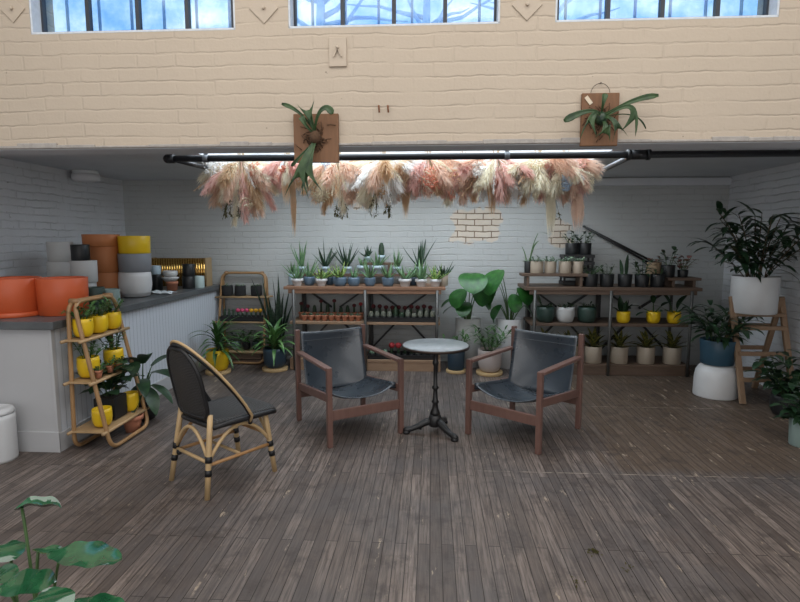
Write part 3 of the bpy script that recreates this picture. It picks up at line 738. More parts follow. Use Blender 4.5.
def bush(ns=7, Hh=.2, spread=.5, L=.07, W=.035, npl=7, mat=None, shape='oval', droop=.8, smat=None, sr=.003, xmax=9):
    def f(g, z, r):
        mb = MB(); ms = MB()
        for k in range(ns):
            a = 2*pi*k/ns+U(-.4, .4); e = pi/2-U(.05, spread); p = Vector((cos(a)*r*.35, sin(a)*r*.35, z-.008)); pts = [p.copy()]; Lh = Hh*U(.7, 1.1)
            for i in range(5):
                d = Vector((cos(a)*cos(e), sin(a)*cos(e), sin(e))); p = p+d*Lh/5; e -= U(.0, .16); pts.append(p.copy())
            if max(q.x for q in pts) > xmax: continue
            ms.tube(pts, [sr]*5+[sr*.5], 5)
            for i in range(npl):
                t = .22+.78*i/max(1, npl-1); q = min(4, int(t*5*.999)); fr_ = t*5-q; pp = pts[q].lerp(pts[q+1], min(1, fr_))
                la = a+U(-1, 1)*1.3+(i % 2)*pi*.55
                if pp.x+max(0, cos(la))*L*1.1 > xmax: la = pi-la
                mb.leaf(pp, la, U(.0, .9), L*U(.7, 1.1), W*U(.8, 1.15), droop*U(.5, 1.3), 4, shape, .2)
        ms.build('stems', smat or STEM, g); mb.build('leaves', mat or L_MID, g)
    return f
def blades(n=9, Hh=.6, W=.045, mat=None, lean=.35):
    def f(g, z, r):
        mb = MB()
        for k in range(n):
            a = k*2.4; q = r*.6*sqrt(k/n)
            mb.leaf((cos(a)*q, sin(a)*q, z-.01), a, pi/2-U(.02, lean), Hh*U(.5, 1.0), W*U(.8, 1.1), U(-.2, .25), 7, 'lance', .3, U(-.8, .8))
        mb.build('leaves', mat or L_SNK, g)
    return f
def bigleaf(specs, shape='oval', mat=None, fold=.18):
    # specs: (azimuth, elevation of stalk, stalk length, leaf length, leaf width, leaf droop start)
    def f(g, z, r):
        ms = MB()
        for (a, e, sl, L, W, le) in specs:
            p = Vector((cos(a)*.02, sin(a)*.02, z-.01)); pts = [p.copy()]; ee = min(1.5, e+.2)
            for i in range(6):
                p = p+Vector((cos(a)*cos(ee), sin(a)*cos(ee), sin(ee)))*sl/6; ee -= .4/6; pts.append(p.copy())
            ms.tube(pts, [.010, .009, .008, .007, .006, .005, .004], 6)
            mb = MB(); mb.leaf(p, a, le, L, W, .9, 10, shape, fold); mb.build('leaf', mat or L_BRT, g)
        ms.build('stalks', STEM, g)
    return f
def ball_cactus(r_, h_, mat=None, top=None, tr=.6, ripple=.07, nr=11):
    def f(g, z, r):
        if top:
            MB().lathe([(r_*.55, z-.004), (r_*.5, z+h_*.6), (r_*.45, z+h_*.62)], 8).build('rootstock', L_CAC, g)
            MB().ball((0, 0, z+h_*.62+r_*tr*.8), r_*tr, 12, 6, ripple=.12, nr=8).build('grafted_ball', top, g)
        else:
            m = 7; prof = [(r_*max(.02, sin(pi*(.22+.78*i/m))**.7), z-.004+h_*(1-cos(pi*i/m))/2) for i in range(m+1)]
            MB().lathe(prof, 22, ripple=ripple, nr=nr).build('cactus_body', mat or L_CAC, g)
    return f
def succ(n=14, L=.03, W=.014, mat=None):
    return rosette(n, L, W, (.3, 1.3), -.3, mat or L_GREY, 'oval', 0, 'leaves', .4, 3)
ORD = ['first', 'second', 'third', 'fourth', 'fifth', 'sixth', 'seventh', 'eighth', 'ninth', 'tenth', 'eleventh', 'twelfth']
def put(px, Y, z): return (X(px, Y, z), Y, z)
# ---------------- left bench, top: front row
ZL = 1.005; YF = 6.27
fr = [(297.5, 'bowl', P_WHT, 'white', .070, .088, 'aloe'), (309.5, 'round', P_BLU, 'slate blue', .066, .105, 'spiky'), (321.5, 'bowl', P_WHT, 'white', .070, .088, 'aloe'),
      (340, 'round', P_BLU, 'slate blue', .080, .105, 'aloe'), (354, 'round', P_BLU, 'slate blue', .070, .103, 'small'), (370, 'round', P_BLU, 'slate blue', .066, .103, 'aloe'),
      (388, 'round', P_BLU, 'slate blue', .070, .105, 'aloe'), (405, 'bowl', P_WHT, 'white', .076, .090, 'wide'), (421, 'bowl', P_WHT, 'white', .070, .088, 'wide'), (435.5, 'bowl', P_WHT, 'white', .068, .088, 'spotted')]
for i, (px, sh, m, cn, r, h, k) in enumerate(fr):
    yy = YF+(.07 if i in (1,) else 0)
    pl = {'aloe': aloe(11, .17, .012, (.42, 1.4), L_ALOE), 'spiky': aloe(8, .22, .010, (1.0, 1.45), L_ALOE), 'small': aloe(10, .12, .009, (.8, 1.4), L_ALOE),
          'wide': aloe(11, .21, .012, (.5, 1.3), L_ALOE), 'spotted': aloe(12, .16, .014, (.5, 1.3), L_LIME)}[k]
    if i in (2, 3): pl = aloe(12, .16, .013, (.4, 1.4), L_LIME)
    potted('potted_aloe', 'aloe in %s pot, %s from left in the front row atop the aloe bench' % (cn, ORD[i]), 'potted plant', put(px, yy, ZL), r, h, sh, m, pl, 'front row of aloes')
g = (put(330, 6.40, ZL)); potted('potted_aloe', 'aloe in navy pot tucked behind the third and fourth pots of the front aloe row', 'potted plant', g, .055, .10, 'round', P_NVY, aloe(8, .12, .010, (.7, 1.3), L_LIME))
potted('potted_aloe', 'aloe in navy pot tucked behind the right-hand white bowls atop the aloe bench', 'potted plant', put(413, 6.40, ZL), .055, .10, 'round', P_NVY, aloe(8, .16, .011, (.7, 1.3), L_ALOE))
potted('potted_aloe', 'dark aloe in a tan pot at the right end of the aloe bench', 'potted plant', put(443.5, 6.38, ZL), .055, .125, 'straight', P_BEI, aloe(10, .17, .012, (.6, 1.3), L_AGV))
potted('potted_aloe', 'aloe in a tall pale blue pot at the left end of the aloe bench', 'potted plant', put(293, 6.40, ZL), .055, .135, 'straight', P_PALE, aloe(7, .16, .011, (.5, 1.2), L_ALOE))
# back row on the low riser
br_ = [(302, .054, .085, 'tall', L_ALOE, .26), (325.5, .050, .085, 'tall', L_AGV, .28), (347, .058, .085, 'agave', L_AGV, .26), (397, .050, .085, 'tall', L_ALOE, .22), (420, .052, .085, 'tall', L_AGV, .34)]
for i, (px, r, h, k, lm, L) in enumerate(br_):
    potted('potted_aloe', 'tall aloe in small pale blue pot, %s from left on the low riser behind' % ORD[i if i < 3 else i+2], 'potted plant', put(px, 6.58, 1.135), r, h, 'bowl', P_PALE, aloe(8 if k == 'tall' else 13, L, .013, (.75, 1.5), lm, .3), 'aloes on the low riser')
for i, (px, lab) in enumerate(((363, 'short aloe in wide pale blue bowl, left of two mid riser'), (378, 'spreading aloe in wide pale blue bowl, right of two mid riser'))):
    potted('potted_aloe', lab, 'potted plant', put(px, 6.56, 1.135), .074, .10, 'bowl', P_PALE, aloe(8, .19 if i else .13, .012, (.6, 1.35), L_ALOE), 'aloes on the low riser')
potted('potted_agave', 'small agave in a pale pot on the upper riser beside the columnar cactus', 'potted plant', put(367.5, 6.62, 1.27), .042, .075, 'bowl', P_PALE, aloe(14, .115, .012, (.5, 1.45), L_AGV))
potted('potted_cactus', 'dark columnar cactus in a pale blue pot, highest plant on the aloe bench', 'potted plant', put(381.5, 6.62, 1.27), .046, .09, 'bowl', P_PALE, ball_cactus(.034, .17, L_CAC, None, ripple=.14, nr=9))
# middle shelf: terracotta row and cacti
ZM = .588
for i in range(9):
    px = 304.5+6.72*i
    potted('potted_succulent', 'succulent in terracotta pot, %s from left in the front terracotta row under the aloes' % ORD[i], 'potted plant', put(px, 6.27, ZM), .039, .068, 'terra', P_TER, succ(18, .045, .018), 'terracotta succulents', n=16)
hts = [.15, .10, .10, .20, .12, .21, .08, .10, .12, .15]; cm = [F_MAR, F_MAR, None, F_MAR, None, F_MAR, None, None, F_MAR, F_RED]
for i in range(10):
    px = 301.5+6.6*i
    potted('potted_cactus', 'dark cactus %s, %s from left in the row behind the terracotta succulents' % ('with a red top' if cm[i] else 'without a coloured top', ORD[i]), 'potted plant', put(px, 6.41, ZM), .036, .085, 'terra', P_TER,
           ball_cactus(.024, hts[i], L_CAC, cm[i], .95), 'cacti behind the terracotta row', n=16)
m_tray = plain('black_tray', (.012, .012, .013), .5)
def tray(label, c, w_, d, h=.045):
    g = thing('seedling_tray', label, 'tray', c); mb = MB()
    mb.box((0, 0, .003), (w_, d, .006))
    for s in (-1, 1): mb.box((0, s*(d/2-.004), h/2), (w_, .008, h)); mb.box((s*(w_/2-.004), 0, h/2), (.008, d-.016, h))
    mb.build('tray', m_tray, g); MB().box((0, 0, h-.004), (w_+.012, d+.012, .003)) if 0 else None
    rim = MB()
    for s in (-1, 1): rim.box((0, s*(d/2), h), (w_+.016, .014, .006)); rim.box((s*(w_/2), 0, h), (.014, d-.014, .006))
    rim.build('rim', m_tray, g); return g
xa, xb = X(367, 6.27, ZM), X(437, 6.27, ZM)
tray('black tray of mixed small cacti on the middle shelf of the aloe bench', ((xa+xb)/2, 6.34, ZM), xb-xa, .27, .05)
q = 0
for i in range(11):
    px = 371+6.15*i; k = i
    mt = L_CGRY if i not in (4, 5) else L_CAC; hh = [.07, .07, .075, .07, .13, .06, .09, .055, .085, .10, .075][i]
    potted('potted_cactus', '%s cactus, %s from left in the front row of the middle shelf tray' % ('grey woolly' if mt is L_CGRY else 'dark green', ORD[i]), 'potted plant', put(px, 6.27, ZM+.0065), .032, .055, 'straight', P_BLK, ball_cactus(.031 if hh < .1 else .024, hh, mt), 'cacti in the tray', n=14)
for i in range(10):
    px = 373.5+6.3*i
    potted('potted_cactus', '%s topped cactus, %s from left in the back row of the middle shelf tray' % ('maroon', ORD[i]), 'potted plant', put(px, 6.41, ZM+.0065), .032, .055, 'straight', P_BLK, ball_cactus(.027, U(.10, .15), L_CAC, F_MAR, .95), 'cacti in the tray', n=14)
# bottom shelf tray
xa, xb = X(368, 6.27, .137), X(437, 6.27, .137)
tray('black tray of red topped cacti on the bottom shelf of the aloe bench', ((xa+xb)/2, 6.33, .137), xb-xa, .24, .05)
for i in range(10):
    px = 372+6.6*i
    rd = i in (3, 4, 5, 6)
    potted('potted_cactus', '%s, %s from left in the bottom shelf tray of the aloe bench' % ('bright red topped cactus' if rd else 'low grey green cactus', ORD[i]), 'potted plant', put(px, 6.28, .1435), .033, .055, 'straight', P_BLK,
           ball_cactus(.034, .12, L_CAC, F_RED if i != 6 else F_PNK, 1.05) if rd else ball_cactus(.03, .06, L_CGRY if i > 2 else L_GREY), 'cacti in the bottom tray', n=14)
# ---------------- bamboo rack at the back
bz = .84; by = RBY-.155
for i, px in enumerate((227.5, 240.5, 256.5)):
    potted('potted_succulent', 'low succulent in black felt pot, %s of three on the back bamboo rack top shelf' % ('left', 'middle', 'right')[i], 'potted plant', put(px, RBY-.085, .846), .070, .125, 'straight', P_FELT, bush(9, .045, 1.2, .03, .014, 4, L_MID if i != 1 else L_GREY), 'felt pots')
ty = RBY-.14
tray('black tray of colourful little cacti on the back bamboo rack', (RBX, ty, .532), .56, .15, .055)
cc_ = [None, None, None, F_PNK, F_PNK, F_PNK, F_YEL, F_YEL, F_YEL]
for i in range(9):
    tp = cc_[i]
    potted('potted_cactus', '%s, %s from left in the back bamboo rack tray' % ({None: 'green stemmed cactus', F_PNK: 'grafted cactus with a pink top', F_YEL: 'grafted cactus with a yellow top'}[tp], ORD[i]), 'potted plant', (RBX-.228+.057*i, ty-.025, .5385), .025, .06, 'straight', P_BLK,
           ball_cactus(.026, .085, L_CAC, tp, 1.0) if tp else ball_cactus(.016, .10, L_CAC), 'colourful cacti', n=12)
for i, (px, m, cn) in enumerate(((236, P_SAGE, 'grey green'), (246.5, P_BLK, 'black'), (257, P_GRN, 'dark green'))):
    potted('potted_houseplant', 'leafy plant in %s pot on the lowest shelf of the back bamboo rack' % cn, 'potted plant', put(px, RBY-.16, .162), .058 if i != 1 else .05, .11, 'round', m, bush(6, .16, .6, .075, .034, 5, L_DARK if i != 1 else L_MID))
g = thing('wooden_crate', 'dark wooden crate on the floor under the back bamboo rack', 'crate', (RBX+.02, RBY-.145, 0)); mb = MB()
for zz in (.03, .08, .125): 
    mb.box((0, -.12, zz), (.48, .012, .04)); mb.box((0, .12, zz), (.48, .012, .04))
    for s in (-1, 1): mb.box((s*.234, 0, zz), (.012, .228, .04))
mb.build('slats', m_bd, g)
# floor plants, left
potted('potted_dracaena', 'green dracaena in a yellow pot on cork saucer at the far counter end', 'potted plant', (X(218, 6.0, .1), 6.0, 0), .132, .245, 'round', P_YEL, rosette(46, .40, .046, (.1, 1.45), 1.6, L_MID, 'strap', .18, 'leaves', .35, 7, -.24), None, CORK)
potted('potted_dracaena', 'light green dracaena in navy pot on cork saucer before the back bamboo rack', 'potted plant', (X(275, 6.18, .1), 6.18, 0), .138, .235, 'round', P_NVY, rosette(38, .42, .052, (.25, 1.45), 1.8, L_LIGHT, 'strap', .14), None, CORK)
potted('snake_plant', 'tall dark snake plant between the back bamboo rack and the aloe bench', 'potted plant', (X(277, 6.5, .5), 6.5, 0), .10, .22, 'round', P_BLK, blades(17, .98, .055, L_SNK, .20))
# ---------------- between the benches
mons = [(-1.5, 1.52, .66, .34, .34, -.35), (-1.0, 1.45, .52, .30, .28, -.7), (-2.2, 1.40, .46, .28, .24, -.6), (3.3, 1.2, .34, .24, .16, -.1), (2.9, 1.05, .26, .22, .15, -.2), (-.5, 1.3, .40, .26, .22, -.5), (-1.9, 1.25, .30, .24, .2, -.4), (-.2, 1.45, .5, .24, .2, -.2)]
potted('potted_bird_of_paradise', 'broad leaved plant in a tall pale grey planter, left of two behind the bistro table', 'potted plant', put(467.5, 6.53, 0), .155, .60, 'straight', P_WGREY, bigleaf(mons, 'oval', L_BRT))
mons2 = [(3.6, 1.42, .58, .36, .26, -.75), (3.9, 1.46, .70, .38, .30, -.55), (2.9, 1.35, .50, .34, .22, -.9), (-.35, 1.22, .46, .27, .25, -.3), (-.9, 1.30, .48, .26, .24, -.55), (-.2, 1.0, .28, .22, .16, -.6), (-2.6, 1.1, .28, .22, .15, -.6), (-1.4, 1.35, .40, .24, .18, -.8), (3.3, 1.1, .26, .24, .12, -.9)]
potted('potted_bird_of_paradise', 'broad leaved plant in a tall white planter, right of two behind the bistro table', 'potted plant', put(508.5, 6.53, 0), .165, .60, 'straight', P_WHT, bigleaf(mons2, 'oval', L_BRT))
potted('potted_dracaena', 'dark bushy dracaena in a navy pot on a cork saucer behind the bistro table', 'potted plant', (X(456, 6.2, .1), 6.20, 0), .105, .24, 'cyl', P_NVY, bush(8, .22, .6, .13, .028, 9, L_MID, 'lance'), None, CORK)
potted('potted_dracaena', 'dark bushy dracaena in a blush white pot on cork saucer between table and armchair', 'potted plant', (X(489.5, 6.14, .1), 6.14, 0), .14, .255, 'round', P_BLUSH, bush(10, .33, .5, .15, .030, 10, L_MID, 'lance'), None, CORK)
# ---------------- right bench
zr = 1.175; yr = 6.30
for i, px in enumerate((536.7, 550, 564.8, 577.5)):
    r = (.076, .069, .073, .063)[i]
    potted('potted_succulent', 'frilly pale green plant in beige pot, %s from left on the dark plank riser' % ORD[i], 'potted plant', put(px, yr, zr-.01), r, .138, 'straight', P_BEI, bush(10, .075, 1.1, .042, .022, 6, L_GREY), 'beige pots on the riser')
potted('potted_houseplant', 'tall thin stemmed plant in black pot at the left end of the dark plank riser', 'potted plant', put(528.0, yr+.05, zr-.01), .045, .135, 'straight', P_BLK,
       lambda g, z, r: (bigleaf([(.15, 1.48, .36, .16, .05, .25), (2.4, 1.2, .20, .03, .012, .9), (.3, 1.45, .17, .14, .04, 1.3)], 'lance', L_MID)(g, z, r), bush(8, .06, 1.1, .04, .02, 5, L_GREY)(g, z, r)))
for i, px in enumerate((571.5, 584.5)):
    potted('potted_houseplant', 'dark trailing plant in a black pot on the black crate, %s of two' % ('left', 'right')[i], 'potted plant', put(px, 6.54, 1.375), .075, .135, 'straight', P_BLK, bush(6, .16, .7, .075, .03, 5, L_DARK), 'pots on the crate')
sp_ = [bush(6, .16, .8, .06, .025, 5, L_DARK), bush(6, .15, .8, .07, .02, 4, L_DARK), blades(5, .30, .05, L_DARK, .25), bush(6, .18, .7, .09, .045, 5, L_DARK), bush(5, .10, .9, .05, .03, 4, L_DARK)]
for i, px in enumerate((590.5, 606.5, 624.5, 641.5, 657)):
    potted('potted_houseplant', 'dark plant in black pot, %s from left in the row atop the dark bench' % ORD[i], 'potted plant', put(px, 6.25, 1.015), .080, .145, 'cyl', P_BLK, sp_[i], 'black pots on the right bench')
potted('woven_planter', 'pinkish leaved plant in tan woven pot behind black pots on the dark bench', 'potted plant', put(653, 6.48, 1.015), .085, .27, 'round', col('tan_wicker', (.33, .24, .15), .8, .3), bush(6, .10, .8, .07, .045, 4, L_PINK))
potted('potted_houseplant', 'dark stemmed plant in large black pot on the small riser of the dark bench', 'potted plant', put(667.5, 6.36, 1.120), .078, .14, 'cyl', P_BLK, bush(4, .22, .5, .10, .05, 4, L_DARK))
potted('potted_houseplant', 'pink splashed plant in a small black pot at the far right of the small riser', 'potted plant', put(682.5, 6.36, 1.120), .058, .085, 'cyl', P_BLK, bush(7, .20, .7, .08, .05, 4, L_PINK))
for i, (px, m, cn) in enumerate(((545, P_GRN, 'left dark green'), (565, P_WGREY, 'off white'), (586.5, P_GRN, 'right dark green'))):
    potted('potted_succulent', 'dark succulent in the %s pot on the middle shelf of the dark bench' % cn, 'potted plant', put(px, 6.25, .60), .105, .182, 'round', m, bush(8, .075, 1.0, .05, .022, 5, L_DARK))
yp = [blades(7, .22, .075, L_DARK, .9), bigleaf([(2.7, .5, .10, .17, .07, .5), (.4, .7, .12, .18, .07, .6), (3.4, .2, .08, .14, .05, .1), (1.3, 1.2, .12, .15, .06, 1.0), (-.4, .4, .08, .14, .06, .2), (-1.5, .7, .07, .12, .05, .4)], 'oval', L_DARK), bigleaf([(.1, 1.3, .06, .2, .1, 1.35), (.3, .5, .1, .14, .06, .5), (3.0, .5, .1, .15, .05, .6), (2.2, 1.2, .10, .22, .07, 1.2), (-1, .6, .07, .12, .06, .4)], 'oval', L_DARK)]
for i, px in enumerate((623, 653, 673.5)):
    potted('potted_houseplant', 'dark plant in small yellow pot, %s of three on the dark bench middle shelf' % ('left', 'middle', 'right')[i], 'potted plant', put(px, 6.24, .60), .076, .135, 'round', P_YEL, yp[i], 'yellow pots on the right bench')
for i, px in enumerate((545, 569, 592.5, 618.6, 645.2, 671.3)):
    potted('potted_croton', 'croton in beige pot, %s from left on the bottom shelf of the dark bench' % ORD[i], 'potted plant', put(px, 6.27, .125), .100, .195, 'straight', P_BEI, rosette(15, .22, .055, (.35, 1.4), .5, L_CROT, 'lance', .05), 'beige croton pots')
# ---------------- right-hand side
potted('potted_palm', 'large dark leafy plant in a big white pot on the wooden plant stand', 'potted plant', (X(754, 5.42, 1.0), 5.42, .84), .205, .36, 'straight', P_WHT, lambda g, z, r: (bush(22, .70, .75, .30, .062, 12, L_DARK, 'lance', 1.2, CANE, .005, .36)(g, z, r)))
p = put(714.5, 5.42, 0)
g = thing('white_plant_stool', 'white rounded drum stool under the dark blue pot', 'stool', p)
MB().lathe([(0, 0), (.195, 0), (.198, .01), (.195, .18), (.185, .25), (.155, .30), (.12, .32), (0, .325)], 32).build('body', P_WHT, g)
potted('potted_houseplant', 'dark leafy plant in a dark blue pot on the white drum stool', 'potted plant', (p[0], p[1], .325), .165, .245, 'cyl', P_TEAL, lambda g, z, r: bush(13, .38, .85, .24, .065, 9, L_DARK, 'lance', 1.2)(g, z, r))
potted('potted_houseplant', 'dark bushy plant on the floor by the right wall below the wooden stand', 'potted plant', (X(789, 4.80, .2), 4.80, 0), .14, .20, 'round', P_BLK, bush(13, .36, .9, .17, .075, 8, L_DARK, 'lance', 1.2, None, .003, .38))
potted('potted_houseplant', 'broad leaved plant in a green pot at the lower right edge of the room', 'potted plant', (X(803, 4.1, .1), 4.1, 0), .095, .21, 'cyl', P_SAGE, bush(8, .22, .95, .16, .07, 6, L_DARK, 'lance', 1.1))
# ---------------- bamboo rack by the counter
Xs = lambda f: RKX + f
for i, px in enumerate((90, 105.5, 119)):
    y = (3.76, 3.94, 4.12)[i]
    potted('potted_houseplant', 'leafy plant in yellow pot, %s of three on the front bamboo rack top shelf' % ('nearest', 'middle', 'farthest')[i], 'potted plant', (RKX+.085, y, .846), .070, .135, 'round', P_YEL, bush(9, .13, .7, .06, .022, 8, L_MID, 'lance'), 'yellow pots on the front rack')
potted('potted_houseplant', 'thin leaved plant in large yellow pot, near end of the middle rack shelf', 'potted plant', (RKX+.085, 3.79, .536), .078, .15, 'round', P_YEL, bush(8, .18, .7, .07, .024, 7, L_MID, 'lance'))
potted('potted_houseplant', 'bushy plant in a yellow pot at the far end of the middle rack shelf', 'potted plant', (RKX+.085, 4.11, .536), .075, .145, 'round', P_YEL, bush(7, .20, .4, .055, .03, 9, L_MID))
for i, (y, f) in enumerate(((4.03, .18), (4.235, .185), (4.30, .145))):
    y = (3.75, 3.91, 4.01)[i]
    potted('potted_succulent', 'little terracotta pot with succulent, %s of three on the middle shelf of the front rack' % ('nearest', 'second', 'farthest')[i], 'potted plant', (RKX+(.187, .175, .185)[i], y, .536), .030, .058, 'terra', P_TER, bush(6, .06, .8, .035, .016, 5, L_MID), 'terracotta pots on the rack', n=18)
potted('yellow_pot', 'empty yellow pot at the near end of the bottom rack shelf', 'pot', (RKX+.185, 3.76, .166), .070, .135, 'round', P_YEL)
potted('potted_philodendron', 'dark veined broad leaved plant in a square black planter on the bottom rack shelf', 'potted plant', (RKX+.13, 3.96, .166), .085, .17, 'square', P_BLK, bush(8, .26, .6, .15, .09, 6, L_DARK, 'oval'))
potted('yellow_pot', 'narrow yellow pot at the far end of the bottom rack shelf', 'pot', (RKX+.20, 4.12, .166), .062, .15, 'round', P_YEL)
potted('terracotta_pot', 'terracotta pot on the floor under the front bamboo rack', 'pot', (-2.44, 4.10, 0), .085, .135, 'terra', P_TER)
potted('potted_peace_lily', 'large dark leaved plant on the floor between the front rack and the counter', 'potted plant', (-2.50, 4.38, 0), .12, .20, 'round', P_BLK, lambda g, z, r: bigleaf([(-1.4, 1.50, .32, .32, .12, .9), (-.9, 1.45, .36, .34, .13, .8), (-.3, 1.3, .26, .30, .12, .3), (-1.0, 1.25, .22, .32, .12, .1), (.5, 1.3, .24, .30, .12, .2), (-.1, 1.1, .16, .26, .12, -.3), (-.7, 1.0, .16, .28, .13, -.5), (-1.3, 1.1, .18, .3, .12, -.3), (.9, 1.3, .3, .30, .12, .6)], 'lance', L_DARK)(g, z, r))
# ---------------- empty pots on the counter
ZK = .976
def KY(px, py, r): return atZ(px, py, ZK).y + r
def pot(label, px, Y, z, r, h, kind, mat, name='empty_pot', group=None):
    g = thing(name, label, 'pot', put(px, Y, z), 0, group); pr = PROF[kind](r, h)
    pr = pr[:-2]+[(pr[-3][0]-.004, .012), (0, .012)]
    MB().lathe(pr, 40).build('pot', mat, g); return g
g = pot('large red orange planter with a matching saucer, left end of the counter', 15, KY(15, 319, .2), ZK+.0, .195, .29, 'straight', P_ORG, 'large_planter')
MB().lathe([(0, -.0), (.205, 0), (.210, .006), (.210, .036), (.200, .038), (.192, .03)], 40).build('saucer', P_ORG, g)
pot('large plain red orange planter without a saucer, second from the left on the counter', 64.5, KY(64.5, 317, .178), ZK, .178, .285, 'straight', P_ORG, 'large_planter')
for i in range(3): pot('off white pot, %s of the left white stack on the counter' % ('bottom one', 'middle one', 'top one')[i], 61, KY(61, 301, .11), ZK+.186*i, .112, .186, 'straight', P_WGREY, 'empty_pot', 'left white pot stack')
pot('lower off white pot in the stack topped by a black pot on the counter', 85, KY(85, 304, .1), ZK, .105, .19, 'straight', P_WGREY)
pot('upper off white pot carrying the black pot on the counter', 85, KY(85, 304, .1), ZK+.19, .110, .20, 'straight', P_WGREY)
pot('black pot on top of the off white pots on the counter', 81, KY(85, 304, .1), ZK+.39, .078, .145, 'straight', P_BLK)
for i, (r, h, z, px) in enumerate(((.135, .255, 0, 108), (.140, .255, .255, 105), (.168, .12, .51, 101.5))):
    pot('orange clay pot, %s of the orange stack on the counter' % ('bottom one', 'tall middle one', 'wide shallow top one')[i], px, KY(106, 299, .14), ZK+z, r, h, 'straight', P_TAN, 'empty_pot', 'orange pot stack')
pot('dark green pot behind the second red orange planter on the counter', 95, KY(95, 307, .085), ZK, .085, .165, 'cyl', P_GRN)
pot('sage green pot in front of the orange stack on the counter', 110.5, KY(110, 305, .085), ZK, .085, .135, 'straight', P_SAGE)
for i, (m, cn, r, h, z) in enumerate(((P_WHT, 'white', .158, .255, 0), (P_GRY, 'grey', .155, .185, .255), (P_YEL, 'yellow', .150, .175, .44))):
    pot('%s pot, %s of the white, grey and yellow stack on the counter' % (cn, ('bottom', 'middle', 'top')[i]), 136+(0, -.6, -1.2)[i], KY(136, 298.5, .158), ZK+z, r, h, 'round' if i == 0 else 'straight', m, 'empty_pot', 'three colour pot stack')
pot('black pot under the little pale pot right of the white pot on the counter', 157, KY(157, 290.5, .066), ZK, .066, .18, 'straight', P_BLK)
pot('little pale pot sitting on a black pot on the counter', 156, KY(157, 290.5, .066), ZK+.18, .055, .10, 'straight', P_PALE)
pot('small terracotta pot beside the white cloth on the counter', 172.5, KY(172.5, 291.5, .065), ZK, .065, .11, 'terra', P_TER)
g = thing('fluted_bowl', 'pale fluted double bowl resting on the small terracotta pot on the counter', 'bowl', put(170.5, KY(172.5, 291.5, .065), ZK+.11))
MB().lathe([(0, 0), (.055, 0), (.085, .035), (.088, .045), (.05, .05), (0, .05)], 40, ripple=.05, nr=14).build('lower_bowl', P_WGREY, g)
MB().lathe([(0, .05), (.06, .05), (.078, .075), (.078, .115), (.07, .118), (.062, .11), (0, .075)], 30).build('upper_bowl', P_WGREY, g)
for i in range(2): pot('black pot, %s of the two stacked black pots in front of the gold planter' % ('bottom', 'top')[i], 189, KY(189, 289, .072), ZK+.145*i, .072, .145, 'straight', P_BLK, 'empty_pot', 'two black pots')
pot('pale mint pot at the far end of the counter', 199.5, KY(199, 288.5, .06), ZK, .060, .145, 'straight', P_MNT)
g = thing('white_cloth', 'crumpled white cloth lying on the counter edge', 'cloth', put(161, atZ(161, 293.5, ZK).y, ZK))
mb = MB()
def cl(u, v):
    x = (u-.5)*.26; y = (v-.5)*.18
    return Vector((x+.02*sin(v*7), y+.03*sin(u*6), .005+.022*abs(sin(u*9+v*4))*abs(cos(v*7-u*3))))
mb.grid(cl, 22, 16); mb.build('cloth', plain('white_cotton', (.60, .64, .66), .9), g, solid=.003)
m_gold = plain('polished_gold', (.75, .46, .14), .16, metal=1.0, var=.2, scale=3)
x0, x1 = X(151, 6.42, 1.15), X(205, 6.42, 1.15)
g = thing('gold_planter', 'long ribbed gold metal planter with tan ends on the counter by the wall', 'planter', ((x0+x1)/2, 6.50, ZK))
mb = MB(); n = 22; wd = x1-x0
for k in range(n): mb.lathe([(0, 0), (wd/n*.47, 0), (wd/n*.47, .345), (0, .345)], 10, (-wd/2+wd*(k+.5)/n, -.07, 0))
mb.build('ribbed_front', m_gold, g)
mb = MB(); mb.box((0, .06, .172), (wd, .014, .345)); mb.box((0, 0, .006), (wd, .12, .012)); mb.build('back_panel', m_gold, g)
for s in (-1, 1): MB().box((s*(wd/2+.012), 0, .176), (.022, .16, .352)).build('end_panel', wood('tan_end_panel', (.30, .21, .11), (.42, .30, .17)), g, bevel=.002)
